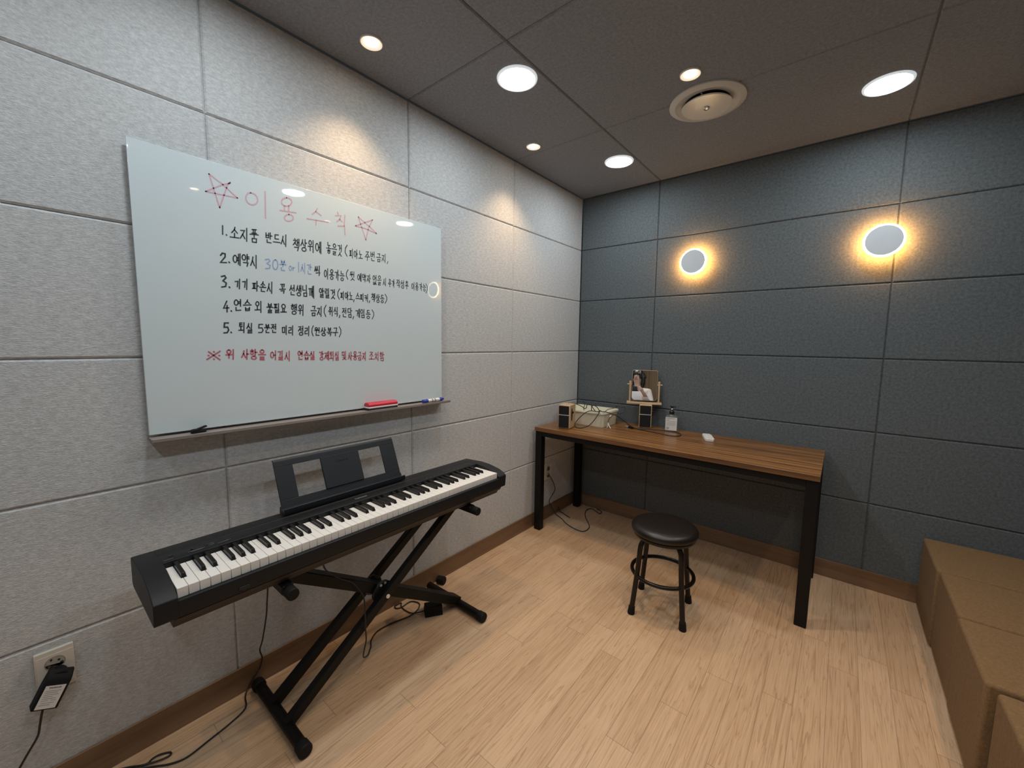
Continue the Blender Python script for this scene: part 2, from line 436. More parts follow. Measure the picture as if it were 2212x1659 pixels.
for x, y, lb in ((2.290, -0.950, 'small warm spotlight over the bench, nearest the back wall'),
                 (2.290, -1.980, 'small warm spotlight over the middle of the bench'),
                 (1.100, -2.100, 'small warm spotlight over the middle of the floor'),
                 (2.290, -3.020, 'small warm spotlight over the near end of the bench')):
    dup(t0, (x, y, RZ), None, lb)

def sconce(x, z, label):
    t = thing('wall_lamp', label, 'wall lamp', (x, 0, z), (PI / 2, 0, 0), 'round halo wall lamps')   # local +z points into the room
    obj('wall_mount', MB().lathe([(0.042, 0), (0.042, 0.050)], 40), M['sconce_disc'], t, local=True)
    obj('rear_light', MB().lathe([(0.050, 0.0495), (0.079, 0.0495)], 64, cap0=False, cap1=False), M['sconce_glow'], t, local=True)
    obj('light_ring', MB().lathe([(0.045, 0.0500), (0.0815, 0.0500), (0.0835, 0.0520), (0.0835, 0.0585), (0.0815, 0.0615), (0.074, 0.0615), (0.066, 0.059)], 64, cap0=False, cap1=False), M['ring_glow'], t, local=True)
    obj('front_disc', MB().lathe([(0.0748, 0.058), (0.0748, 0.0625), (0.0735, 0.0640), (0.001, 0.0640)], 64), M['sconce_disc'], t, local=True)
    return t
t0 = sconce(0.872, 1.893, 'round wall lamp with glowing ring, the left one above the table')
dup(t0, (1.804, 0, 1.894), None, 'round wall lamp with glowing ring, the right one under the white downlight')

# ceiling air vent
vt = thing('ceiling_vent', 'round cream ceiling air diffuser with a hanging centre disc', 'air vent', (1.102, -0.790, RZ))
obj('outer_ring', MB().lathe([(0.165, -0.0005), (0.1645, -0.006), (0.152, -0.012), (0.139, -0.0145), (0.134, -0.012), (0.115, -0.006), (0.098, -0.0025)], 64, cap0=False, cap1=False), M['vent_plastic'], vt, local=True)
obj('duct_shade_disc', MB().lathe([(0.0985, -0.0026), (0.06, -0.0020), (0.001, -0.0018)], 48, cap0=False), M['duct'], vt, local=True)  # flat dark disc below the ceiling, coloured as the shaded throat
obj('strut', MB().box(-0.003, 0.003, -0.095, 0.095, -0.008, -0.003).box(-0.095, 0.095, -0.003, 0.003, -0.008, -0.003).cyl((0, 0, -0.02), (0, 0, -0.003), 0.006), M['silver'], vt, local=True)
obj('centre_disc', MB().lathe([(0.060, -0.015), (0.107, -0.0195), (0.109, -0.023), (0.106, -0.0255), (0.001, -0.0265)], 64), M['vent_plastic'], vt, local=True)
obj('centre_nut', MB().lathe([(0.012, -0.026), (0.0145, -0.029), (0.012, -0.032), (0.007, -0.030), (0.001, -0.030)], 32), M['chrome'], vt, local=True)

# ------------------------------------------------------------------ whiteboard with its handwriting
wb = thing('whiteboard', 'frameless white glass board with handwritten Korean rules on the grey wall', 'whiteboard', (0, -2.086, 1.04))
obj('glass_panel', MB().box(0.016, 0.0235, -2.683, -1.488, 1.040, 1.928), M['glass_white'], wb, bevel=0.001)
obj('standoff', MB().box(0.002, 0.016, -2.60, -1.57, 1.12, 1.85), M['tray'], wb)
obj('pen_tray', MB().prism([(0.002, 1.022), (0.074, 1.022), (0.078, 1.025), (0.078, 1.034), (0.073, 1.0345), (0.071, 1.032), (0.002, 1.032)], 1, -2.684, -1.475), M['tray'], wb)
INKX = 0.0240

def circ(cx=.5, cy=.5, rx=.42, ry=.42, n=14):
    return [(cx + rx * math.sin(2 * PI * k / n), cy - ry * math.cos(2 * PI * k / n)) for k in range(n + 1)]
CH = {
    'ㄱ': [[(.1, .18), (.88, .14), (.72, .92)]], 'ㄴ': [[(.15, .1), (.16, .82), (.92, .8)]],
    'ㄷ': [[(.88, .12), (.15, .15), (.15, .85), (.92, .83)]], 'ㄹ': [[(.1, .12), (.85, .1), (.83, .46), (.15, .5), (.13, .9), (.92, .86)]],
    'ㅁ': [[(.15, .12), (.17, .9), (.85, .88)], [(.15, .14), (.87, .1), (.85, .88)]],
    'ㅂ': [[(.15, .05), (.17, .9), (.85, .88), (.87, .05)], [(.17, .48), (.86, .46)]],
    'ㅅ': [[(.56, .03), (.46, .45), (.05, .97)], [(.46, .42), (.95, .95)]], 'ㅇ': [circ()],
    'ㅈ': [[(.1, .12), (.88, .1), (.5, .52), (.05, .97)], [(.5, .5), (.95, .95)]],
    'ㅊ': [[(.42, -.02), (.58, .1)], [(.1, .26), (.88, .24), (.5, .6), (.05, .98)], [(.5, .58), (.95, .97)]],
    'ㅋ': [[(.1, .16), (.88, .12), (.72, .92)], [(.12, .5), (.8, .46)]], 'ㅌ': [[(.88, .1), (.15, .13), (.15, .88), (.92, .85)], [(.16, .5), (.82, .47)]],
    'ㅍ': [[(.08, .15), (.92, .12)], [(.33, .15), (.35, .85)], [(.67, .14), (.65, .85)], [(.05, .88), (.95, .84)]],
    'ㅎ': [[(.4, .0), (.6, .08)], [(.08, .25), (.92, .22)], circ(.5, .66, .3, .3)],
}
CH['ㄲ'] = [[(.0, .18), (.44, .15), (.36, .92)], [(.5, .18), (.98, .14), (.86, .92)]]
CH['ㅆ'] = [[(.28, .05), (.22, .45), (.0, .95)], [(.22, .42), (.46, .92)], [(.76, .05), (.7, .45), (.5, .95)], [(.7, .42), (1., .92)]]
CH['ㅄ'] = [[(.02, .1), (.03, .9), (.42, .88), (.43, .1)], [(.03, .5), (.43, .48)], [(.76, .05), (.7, .45), (.52, .95)], [(.7, .42), (1., .92)]]
VV = {'ㅏ': [[(.4, 0), (.4, 1)], [(.4, .48), (.95, .46)]], 'ㅑ': [[(.4, 0), (.4, 1)], [(.4, .36), (.95, .34)], [(.4, .6), (.95, .58)]],
      'ㅓ': [[(.62, 0), (.62, 1)], [(.05, .5), (.6, .48)]], 'ㅕ': [[(.62, 0), (.62, 1)], [(.05, .36), (.6, .35)], [(.05, .6), (.6, .58)]],
      'ㅐ': [[(.3, .05), (.3, .95)], [(.3, .5), (.8, .48)], [(.8, 0), (.8, 1)]], 'ㅔ': [[(.0, .5), (.42, .48)], [(.42, .05), (.42, .92)], [(.85, 0), (.85, 1)]],
      'ㅖ': [[(.0, .38), (.42, .36)], [(.0, .6), (.42, .58)], [(.42, .05), (.42, .92)], [(.85, 0), (.85, 1)]], 'ㅣ': [[(.5, 0), (.48, 1)]]}
VH = {'ㅗ': [[(.5, .08), (.5, .72)], [(0, .78), (1, .72)]], 'ㅛ': [[(.36, .1), (.37, .72)], [(.64, .1), (.63, .72)], [(0, .78), (1, .72)]],
      'ㅜ': [[(0, .25), (1, .2)], [(.5, .24), (.5, .98)]], 'ㅠ': [[(0, .25), (1, .2)], [(.36, .24), (.34, .95)], [(.64, .24), (.64, .95)]], 'ㅡ': [[(0, .5), (1, .44)]]}
VC = {'ㅚ': ('ㅗ', 'ㅣ'), 'ㅟ': ('ㅜ', 'ㅣ'), 'ㅝ': ('ㅜ', 'ㅓ'), 'ㅘ': ('ㅗ', 'ㅏ')}
INI = 'ㄱㄲㄴㄷㄸㄹㅁㅂㅃㅅㅆㅇㅈㅉㅊㅋㅌㅍㅎ'
MED = 'ㅏㅐㅑㅒㅓㅔㅕㅖㅗㅘㅙㅚㅛㅜㅝㅞㅟㅠㅡㅢㅣ'
FIN = ['', 'ㄱ', 'ㄲ', 'ㄳ', 'ㄴ', 'ㄵ', 'ㄶ', 'ㄷ', 'ㄹ', 'ㄺ', 'ㄻ', 'ㄼ', 'ㄽ', 'ㄾ', 'ㄿ', 'ㅀ', 'ㅁ', 'ㅂ', 'ㅄ', 'ㅅ', 'ㅆ', 'ㅇ', 'ㅈ', 'ㅊ', 'ㅋ', 'ㅌ', 'ㅍ', 'ㅎ']
LAT = {'1': [[(.5, .05), (.5, .95)]], '2': [[(.1, .25), (.35, .03), (.75, .1), (.75, .4), (.1, .92), (.95, .95)]],
       '3': [[(.1, .1), (.6, .03), (.8, .2), (.35, .45), (.85, .62), (.75, .9), (.15, .97)]], '4': [[(.6, .02), (.08, .65), (.95, .62)], [(.65, .4), (.65, 1)]],
       '5': [[(.85, .03), (.2, .05), (.15, .45), (.7, .42), (.9, .7), (.65, .95), (.1, .97)]], '0': [circ(.5, .5, .4, .46)],
       '(': [[(.8, .0), (.35, .3), (.3, .65), (.75, 1)]], ')': [[(.2, .0), (.7, .3), (.7, .65), (.2, 1)]], '.': [[(.45, .9), (.6, .97)]], ',': [[(.7, .78), (.3, 1.05)]],
       'o': [circ(.5, .55, .4, .4)], 'r': [[(.2, .2), (.25, .95)], [(.25, .5), (.9, .25)]],
       '※': [[(.95, .05), (.0, .95)], [(.1, .1), (.95, .98)], [(.48, .08), (.52, .16)], [(.08, .5), (.14, .54)], [(.86, .5), (.92, .54)], [(.48, .88), (.52, .95)]]}

def fit(strokes, x0, y0, x1, y1):
    return [[(x0 + (x1 - x0) * x, y0 + (y1 - y0) * y) for x, y in s] for s in strokes]
def syllable(c):
    if c in LAT: return LAT[c]
    k = ord(c) - 0xAC00
    i, m, f = INI[k // 588], MED[(k % 588) // 28], FIN[k % 28]
    if m in VV:
        if f: return fit(CH[i], 0, .02, .56, .54) + fit(VV[m], .52, 0, 1, .6) + fit(CH[f], .14, .64, .92, 1)
        return fit(CH[i], 0, .12, .58, .86) + fit(VV[m], .54, 0, 1, 1)
    if m in VH:
        if f: return fit(CH[i], .18, 0, .82, .36) + fit(VH[m], 0, .34, 1, .62) + fit(CH[f], .16, .66, .86, 1)
        return fit(CH[i], .14, 0, .86, .52) + fit(VH[m], 0, .48, 1, 1)
    a, b = VC[m]
    if f: return fit(CH[i], .05, 0, .58, .3) + fit(VH[a], 0, .28, .64, .6) + fit(VV[b], .56, 0, 1, .64) + fit(CH[f], .14, .68, .9, 1)
    return fit(CH[i], .08, 0, .58, .44) + fit(VH[a], 0, .42, .66, .88) + fit(VV[b], .6, 0, 1, 1)

def ribbon(mb, pts, w):
    """a marker stroke lying on the glass: one strip, mitred at the bends"""
    P = [Vector((p[0], p[1])) for p in pts]; n = len(P); vs = []
    for i in range(n):
        d0 = (P[i] - P[i - 1]) if i else (P[1] - P[0])
        d1 = (P[i + 1] - P[i]) if i < n - 1 else d0
        if d0.length < 1e-7: d0 = d1
        if d1.length < 1e-7: d1 = d0
        if d0.length < 1e-7: return
        d0 = d0.normalized(); d1 = d1.normalized(); t = d0 + d1
        if t.length < 0.3: t = d1
        t.normalize(); nn = Vector((-t.y, t.x)) * (w / 2) / max(0.55, abs(t.dot(d1)))
        q = P[i]
        if i == 0: q = q - d1 * w * 0.35
        if i == n - 1: q = q + d0 * w * 0.35
        vs += [(q.x + nn.x, q.y + nn.y), (q.x - nn.x, q.y - nn.y)]
    f = [(2 * i, 2 * i + 1, 2 * i + 3, 2 * i + 2) for i in range(n - 1)]
    mb.add([(INKX, y, z) for y, z in vs], f)

WORDS=[
 ('k',5,'1.',(-2.461,1.727,-2.439,1.73,-2.441,1.695,-2.462,1.695)),
 ('k',5,'소지품',(-2.435,1.728,-2.343,1.738,-2.345,1.688,-2.437,1.689)),
 ('k',5,'반드시',(-2.324,1.732,-2.245,1.738,-2.247,1.694,-2.326,1.695)),
 ('k',5,'책상위에',(-2.229,1.732,-2.117,1.738,-2.118,1.691,-2.231,1.686)),
 ('k',4.5,'놓을것',(-2.098,1.743,-2.028,1.743,-2.03,1.695,-2.1,1.698)),
 ('k',4.5,'(',(-2.023,1.744,-2.004,1.747,-2.005,1.701,-2.024,1.699)),
 ('k',4,'피아노',(-2.0,1.734,-1.936,1.735,-1.937,1.698,-2.001,1.695)),
 ('k',4,'주번',(-1.927,1.737,-1.874,1.742,-1.875,1.699,-1.928,1.697)),
 ('k',4,'금지,',(-1.871,1.738,-1.805,1.744,-1.806,1.703,-1.872,1.701)),
 ('k',6,'2.',(-2.469,1.634,-2.435,1.64,-2.437,1.605,-2.471,1.599)),
 ('k',5,'예약시',(-2.431,1.641,-2.349,1.646,-2.351,1.599,-2.433,1.603)),
 ('b',5,'30분',(-2.331,1.639,-2.254,1.645,-2.256,1.604,-2.333,1.602)),
 ('b',3.5,'or',(-2.248,1.627,-2.223,1.628,-2.223,1.608,-2.248,1.607)),
 ('b',4,'1',(-2.215,1.645,-2.204,1.647,-2.206,1.604,-2.216,1.604)),
 ('b',4,'시간',(-2.203,1.643,-2.157,1.645,-2.158,1.603,-2.205,1.604)),
 ('k',5,'씩',(-2.149,1.639,-2.124,1.643,-2.125,1.604,-2.15,1.6)),
 ('k',4.5,'이용가능',(-2.112,1.636,-2.023,1.637,-2.024,1.596,-2.114,1.593)),
 ('k',4.5,'(',(-2.019,1.642,-2.003,1.645,-2.005,1.605,-2.02,1.603)),
 ('k',4,'뒷',(-1.998,1.639,-1.975,1.642,-1.976,1.605,-1.999,1.602)),
 ('k',4,'예약자',(-1.965,1.637,-1.899,1.64,-1.9,1.603,-1.966,1.602)),
 ('k',4,'없을',(-1.891,1.638,-1.844,1.643,-1.845,1.599,-1.892,1.595)),
 ('k',4,'시',(-1.838,1.631,-1.82,1.633,-1.821,1.597,-1.839,1.595)),
 ('k',4,'추가',(-1.811,1.631,-1.773,1.634,-1.774,1.596,-1.811,1.594)),
 ('k',4,'작성후',(-1.767,1.635,-1.694,1.635,-1.694,1.596,-1.768,1.597)),
 ('k',4,'이용가능',(-1.681,1.634,-1.589,1.636,-1.589,1.598,-1.681,1.595)),
 ('k',4,')',(-1.594,1.636,-1.576,1.638,-1.577,1.591,-1.594,1.589)),
 ('k',6,'3.',(-2.47,1.559,-2.438,1.564,-2.44,1.52,-2.472,1.519)),
 ('k',5,'기기',(-2.429,1.551,-2.384,1.557,-2.386,1.519,-2.431,1.519)),
 ('k',5,'파손시',(-2.375,1.551,-2.302,1.557,-2.304,1.514,-2.377,1.518)),
 ('k',5,'꼭',(-2.282,1.554,-2.261,1.557,-2.262,1.52,-2.283,1.518)),
 ('k',5,'선생님께',(-2.249,1.552,-2.153,1.562,-2.154,1.513,-2.25,1.514)),
 ('k',5,'알릴것',(-2.135,1.555,-2.064,1.555,-2.065,1.515,-2.136,1.517)),
 ('k',4.5,'(',(-2.06,1.558,-2.044,1.56,-2.046,1.517,-2.062,1.515)),
 ('k',4.5,'피아노,',(-2.044,1.552,-1.979,1.552,-1.98,1.514,-2.045,1.519)),
 ('k',4.5,'스피커,',(-1.976,1.553,-1.904,1.551,-1.905,1.516,-1.977,1.519)),
 ('k',4.5,'책상등',(-1.9,1.557,-1.832,1.556,-1.833,1.519,-1.901,1.519)),
 ('k',4.5,')',(-1.832,1.56,-1.814,1.562,-1.815,1.52,-1.833,1.519)),
 ('k',5.5,'4.',(-2.467,1.474,-2.437,1.477,-2.439,1.438,-2.469,1.436)),
 ('k',5,'연습',(-2.435,1.482,-2.378,1.486,-2.379,1.447,-2.437,1.44)),
 ('k',5,'외',(-2.369,1.481,-2.345,1.483,-2.346,1.442,-2.371,1.441)),
 ('k',5,'불필요',(-2.332,1.479,-2.259,1.479,-2.26,1.444,-2.333,1.443)),
 ('k',5,'행위',(-2.246,1.481,-2.193,1.483,-2.195,1.441,-2.248,1.441)),
 ('k',5,'금지',(-2.171,1.481,-2.121,1.482,-2.123,1.441,-2.173,1.44)),
 ('k',4.5,'(',(-2.12,1.487,-2.103,1.489,-2.105,1.442,-2.121,1.441)),
 ('k',4.5,'취식,',(-2.099,1.483,-2.045,1.483,-2.046,1.442,-2.1,1.447)),
 ('k',4.5,'전담,',(-2.04,1.483,-1.983,1.485,-1.984,1.441,-2.041,1.444)),
 ('k',4.5,'게임등',(-1.98,1.483,-1.904,1.482,-1.905,1.443,-1.981,1.445)),
 ('k',4.5,')',(-1.9,1.484,-1.883,1.485,-1.884,1.444,-1.901,1.443)),
 ('k',6,'5.',(-2.471,1.401,-2.441,1.401,-2.443,1.365,-2.473,1.364)),
 ('k',5,'퇴실',(-2.424,1.402,-2.377,1.402,-2.379,1.366,-2.426,1.366)),
 ('k',5,'5분전',(-2.364,1.401,-2.298,1.402,-2.299,1.368,-2.365,1.369)),
 ('k',5,'미리',(-2.282,1.397,-2.235,1.399,-2.237,1.362,-2.283,1.364)),
 ('k',5,'정리',(-2.222,1.398,-2.173,1.4,-2.175,1.362,-2.224,1.361)),
 ('k',4.5,'(',(-2.172,1.401,-2.159,1.402,-2.161,1.361,-2.173,1.361)),
 ('k',5,'원상복구',(-2.159,1.396,-2.058,1.398,-2.059,1.361,-2.16,1.363)),
 ('k',4.5,')',(-2.056,1.401,-2.042,1.402,-2.044,1.358,-2.057,1.358)),
 ('r',6,'※',(-2.519,1.304,-2.48,1.304,-2.482,1.272,-2.521,1.273)),
 ('r',6,'위',(-2.466,1.307,-2.438,1.307,-2.44,1.273,-2.467,1.273)),
 ('r',6,'사항을',(-2.421,1.308,-2.339,1.307,-2.341,1.267,-2.423,1.274)),
 ('r',5.5,'어길시',(-2.326,1.303,-2.252,1.3,-2.253,1.261,-2.328,1.27)),
 ('r',6,'연습실',(-2.228,1.302,-2.158,1.298,-2.159,1.264,-2.23,1.266)),
 ('r',5.5,'강제퇴실',(-2.144,1.299,-2.056,1.297,-2.057,1.26,-2.145,1.263)),
 ('r',5.5,'및',(-2.046,1.297,-2.024,1.297,-2.025,1.261,-2.047,1.261)),
 ('r',5.5,'사용금지',(-2.019,1.297,-1.928,1.294,-1.929,1.255,-2.02,1.26)),
 ('r',5.5,'조치함',(-1.918,1.296,-1.837,1.293,-1.837,1.251,-1.919,1.258)),
]
TITLE=[
 [(-2.485,1.885),(-2.46,1.784)],
 [(-2.46,1.784),(-2.434,1.864),(-2.425,1.877)],
 [(-2.425,1.874),(-2.448,1.862),(-2.497,1.826)],
 [(-2.497,1.826),(-2.406,1.83)],
 [(-2.406,1.83),(-2.451,1.865),(-2.485,1.885)],
 [(-2.365,1.859),(-2.357,1.859),(-2.35,1.857),(-2.345,1.851),(-2.343,1.842),(-2.344,1.834),(-2.349,1.826),(-2.355,1.821),(-2.363,1.819),(-2.371,1.82),(-2.377,1.825),(-2.38,1.833),(-2.38,1.841),(-2.377,1.849),(-2.372,1.856),(-2.364,1.859)],
 [(-2.317,1.877),(-2.32,1.784)],
 [(-2.245,1.875),(-2.237,1.876),(-2.231,1.874),(-2.227,1.87),(-2.226,1.863),(-2.229,1.857),(-2.234,1.85),(-2.242,1.846),(-2.249,1.844),(-2.256,1.845),(-2.261,1.848),(-2.263,1.854),(-2.262,1.86),(-2.258,1.867),(-2.251,1.872),(-2.244,1.875)],
 [(-2.253,1.843),(-2.254,1.828)],
 [(-2.237,1.847),(-2.239,1.83)],
 [(-2.27,1.823),(-2.212,1.829)],
 [(-2.239,1.816),(-2.233,1.817),(-2.227,1.815),(-2.224,1.811),(-2.223,1.806),(-2.225,1.801),(-2.23,1.796),(-2.236,1.792),(-2.243,1.791),(-2.249,1.791),(-2.253,1.794),(-2.255,1.799),(-2.254,1.804),(-2.25,1.809),(-2.245,1.814),(-2.238,1.816)],
 [(-2.13,1.865),(-2.137,1.852),(-2.151,1.838)],
 [(-2.136,1.852),(-2.115,1.842)],
 [(-2.171,1.817),(-2.142,1.819),(-2.086,1.823)],
 [(-2.136,1.818),(-2.138,1.8)],
 [(-2.046,1.872),(-2.043,1.864)],
 [(-2.056,1.856),(-2.031,1.862),(-2.038,1.845),(-2.051,1.833)],
 [(-2.038,1.845),(-2.027,1.838)],
 [(-2.014,1.868),(-2.019,1.823)],
 [(-2.046,1.817),(-2.017,1.822),(-2.016,1.787)],
 [(-1.953,1.875),(-1.92,1.786)],
 [(-1.92,1.786),(-1.905,1.841),(-1.885,1.879)],
 [(-1.885,1.879),(-1.967,1.835)],
 [(-1.967,1.835),(-1.921,1.834),(-1.866,1.824)],
 [(-1.866,1.824),(-1.899,1.846),(-1.953,1.875)],
]

WGT = {'(': .5, ')': .5, ',': .4, '.': .45, '1': .6, 'o': .8, 'r': .7}
def write_word(mb, s, q, size):
    (y0, z0, y1, z1, y2, z2, y3, z3) = q                              # TL, TR, BR, BL
    ws = [WGT.get(c, 1.0) for c in s]; tot = sum(ws); a = 0
    for c, w in zip(s, ws):
        g = 0.07 * w
        s0, s1 = ((a + g) / tot, (a + w - g) / tot) if len(s) > 1 else (0, 1)
        a += w
        jit = [random.uniform(-.03, .03) for _ in range(2)]
        for st in syllable(c):
            pts = []
            for x, y in st:
                u = s0 + (s1 - s0) * (x + jit[0]); v = y + jit[1]
                pts.append(((1 - v) * ((1 - u) * y0 + u * y1) + v * ((1 - u) * y3 + u * y2), (1 - v) * ((1 - u) * z0 + u * z1) + v * ((1 - u) * z3 + u * z2)))
            ribbon(mb, pts, size * 0.001)
tm = MB()
for st in TITLE: ribbon(tm, st, 0.0042)
obj('title_handwriting', tm, M['ink_p'], wb, smooth=0, label='large faded red title between two stars')
lines = []
for colr, size, s, q in WORDS:
    if (s[0] in '12345' and s[-1] == '.') or s == '※': lines.append([])
    lines[-1].append((colr, size, s, q))
for ln in lines:
    cut = next((i for i, w in enumerate(ln) if w[2] == '('), len(ln))
    for half, seg in (('rule_handwriting', ln[:cut]), ('note_handwriting', ln[cut:])):
      for colr in ('k', 'b', 'r'):
        part = [w for w in seg if w[0] == colr]
        if not part: continue
        mb = MB()
        for _, size, s, q in part: write_word(mb, s, q, size * 0.76)
        obj(half, mb, M['ink_' + colr], wb, smooth=0, label={'k': 'black handwriting', 'b': 'faded blue handwritten duration', 'r': 'red handwritten warning line'}[colr])

# things on the pen tray (tray top at 1.0345)
er = thing('whiteboard_eraser', 'red and white whiteboard eraser lying on the pen tray', 'eraser', (0.0472, -1.874, 1.0326))
obj('felt_pad', MB().box(-0.0205, 0.0205, -0.075, 0.075, 0.0, 0.009), M['dark_felt'], er, bevel=0.002, local=True)
obj('white_base', MB().box(-0.022, 0.022, -0.077, 0.077, 0.009, 0.016), M['white_felt'], er, bevel=0.002, local=True)
obj('grip', MB().prism([(-0.021, 0.016), (0.021, 0.016), (0.021, 0.025), (0.013, 0.034), (-0.013, 0.034), (-0.021, 0.025)], 1, -0.076, 0.076), M['red_plastic'], er, bevel=0.003, local=True)
mk = thing('board_marker', 'blue and white whiteboard marker at the right end of the pen tray', 'marker', (0.056, -1.574, 1.0422), (0, 0, math.radians(4)))
obj('barrel', MB().cyl((0, -0.040, 0), (0, 0.040, 0), 0.0088, 20), M['white_plastic'], mk, local=True)
obj('cap', MB().cyl((0, -0.072, 0), (0, -0.040, 0), 0.0096, 20, 0.0098).cyl((0, -0.058, 0.0), (0, -0.046, 0.0105), 0.002), M['blue_plastic'], mk, local=True, bevel=0.001)
obj('cap', MB().cyl((0, 0.040, 0), (0, 0.058, 0), 0.0096, 20).cyl((0, 0.058, 0), (0, 0.072, 0), 0.0092, 20, 0.006), M['blue_plastic'], mk, local=True, bevel=0.001)
obj('printed_band', MB().lathe([(0.0090, -0.012), (0.0090, -0.002)], 20, Matrix.Rotation(PI / 2, 4, 'X')).lathe([(0.0090, 0.006), (0.0090, 0.016)], 20, Matrix.Rotation(PI / 2, 4, 'X')), M['print'], mk, local=True)
cp = thing('black_clip', 'small black clip lying at the left end of the pen tray', 'clip', (0.044, -2.560, 1.0322), (0, 0, math.radians(10)))
obj('jaw', MB().prism([(-0.022, 0.000), (0.016, 0.000), (0.018, 0.004), (-0.010, 0.014), (-0.020, 0.013), (-0.024, 0.006)], 0, -0.008, 0.008), M['rubber'], cp, local=True, bevel=0.0015)
obj('lever', MB().bar((0, -0.012, 0.010), (0, 0.021, 0.0195), 0.012, 0.005), M['rubber'], cp, local=True, bevel=0.0015)
obj('lever', MB().bar((0, 0.008, 0.004), (0.004, 0.026, 0.008), 0.008, 0.004), M['rubber'], cp, local=True, bevel=0.001)

# ------------------------------------------------------------------ digital piano
PY0, PY1 = -2.763, -1.437
pn = thing('digital_piano', 'black 88-key digital piano on an X stand against the grey wall', 'digital piano', (0.29, -2.10, 0.600))
KY0, KY1 = -2.7135, -1.4885
side = [(0.148, 0.640), (0.148, 0.708), (0.153, 0.7185), (0.163, 0.7225), (0.275, 0.7295), (0.330, 0.7270), (0.395, 0.7160), (0.426, 0.7040), (0.4385, 0.6950), (0.4400, 0.688), (0.4360, 0.640), (0.430, 0.636), (0.160, 0.632)]
cs = MB()
cs.prism(side, 1, PY0, KY0 - 0.0008).prism(side, 1, KY1 + 0.0008, PY1)
cs.prism([(0.148, 0.640), (0.148, 0.708), (0.153, 0.7185), (0.163, 0.7225), (0.219, 0.7262), (0.2215, 0.7240), (0.2245, 0.7262), (0.275, 0.7295), (0.2835, 0.7280), (0.2835, 0.640)], 1, KY0 - 0.002, KY1 + 0.002)
cs.prism([(0.424, 0.636), (0.436, 0.640), (0.4395, 0.680), (0.4385, 0.686), (0.428, 0.687), (0.426, 0.684)], 1, KY0 - 0.002, KY1 + 0.002)
obj('case', cs, M['piano'], pn, bevel=0.002)
obj('bottom_tray', MB().prism([(0.160, 0.633), (0.433, 0.637), (0.424, 0.622), (0.412, 0.6180), (0.405, 0.602), (0.175, 0.602)], 1, PY0 + 0.040, PY1 - 0.026), M['piano_bottom'], pn, bevel=0.002)
obj('key_bed', MB().box(0.283, 0.426, KY0, KY1, 0.640, 0.684), M['hole'], pn)
obj('seam_line', MB().box(0.2300, 0.2312, -2.36, -1.72, 0.7264, 0.7270), M['bronze'], pn)
KW = (KY1 - KY0) / 52
octave = [('A', 1), ('B', 0), ('C', 1), ('D', 1), ('E', 0), ('F', 1), ('G', 1)]
off = {'C': -.12, 'D': .12, 'F': -.14, 'G': 0, 'A': .14}
blacks = []
for i in range(51):
    nme, has = octave[i % 7]
    if has: blacks.append((i, KY0 + (i + 1) * KW + off[nme] * KW * 0.55))
BW = 0.0110
for i in range(52):
    y0 = KY0 + i * KW + 0.0005; y1 = KY0 + (i + 1) * KW - 0.0005
    # cut the rear of the white key where a black key stands
    l = y0; r = y1
    for j, yc in blacks:
        if abs(yc - (KY0 + i * KW)) < KW * .5 and yc > y0 - KW * .5 and j == i - 1: l = max(l, yc + BW / 2 + 0.0008)
        if j == i: r = min(r, yc - BW / 2 - 0.0008)
    poly = [(0.286, l), (0.3760, l)] + ([(0.3760, y0)] if l > y0 else []) + [(0.4262, y0), (0.4262, y1)] + ([(0.3760, y1)] if r < y1 else []) + [(0.3760, r), (0.286, r)]
    q = []
    for c in poly:
        if not q or (Vector(q[-1]) - Vector(c)).length > 1e-6: q.append(c)
    obj('white_key', MB().prism(q, 2, 0.6865, 0.7125), M['ivory'], pn, bevel=0.0007, segs=2)
for i, yc in blacks:
    b = MB().prism([(0.286, 0.700), (0.3745, 0.700), (0.3745, 0.7130), (0.3690, 0.7235), (0.286, 0.7250)], 1, yc - BW / 2, yc + BW / 2)
    # narrow the top
    b.v = [(x, yc + (y - yc) * (0.84 if z > 0.72 else 1.0), z) for x, y, z in b.v]
    obj('black_key', b, M['ebony'], pn, bevel=0.0008)
# control panel, left of the keys' rear
def ztop(x): return 0.7262 + (x - 0.2245) / (0.275 - 0.2245) * (0.7295 - 0.7262)
obj('power_button', MB().lathe([(0.0055, 0), (0.0055, 0.0016), (0.0045, 0.0022)], 24, Matrix.Translation((0.2505, -2.692, ztop(0.2505)))), M['black_gloss'], pn)
obj('slider_slot', MB().box(0.2488, 0.2532, -2.672, -2.616, ztop(0.251) - 0.001, ztop(0.251) + 0.0004), M['hole'], pn)
obj('slider_knob', MB().box(0.2478, 0.2548, -2.646, -2.640, ztop(0.251), ztop(0.251) + 0.004), M['black_gloss'], pn, bevel=0.0008)
for ya, yb in ((-2.608, -2.588), (-2.560, -2.545)):
    obj('function_button', MB().box(0.2475, 0.2535, ya, yb, ztop(0.251) - 0.001, ztop(0.251) + 0.0015), M['black_gloss'], pn, bevel=0.0006)
pr = MB()
for xa, ya, yb in ((0.2630, -2.655, -2.615), (0.2660, -2.648, -2.622), (0.2440, -2.606, -2.588), (0.2580, -2.605, -2.590), (0.2640, -2.583, -2.556), (0.2600, -2.560, -2.548), (0.2720, -2.712, -2.690)):
    pr.box(xa, xa + 0.0007, ya, yb, ztop(xa) + 0.0001, ztop(xa) + 0.0004)
for k in range(10):
    pr.box(0.2725, 0.2733, -1.80 + k * 0.024, -1.80 + k * 0.024 + 0.009, ztop(0.2730) + 0.0001, ztop(0.273) + 0.0004)
obj('panel_print', pr, M['print'], pn, smooth=0)
LG = Matrix(((0, -1, 0, 0.2560), (1, 0, 0, -2.107), (0, 0.065, 1, ztop(0.256) + 0.0009), (0, 0, 0, 1)))
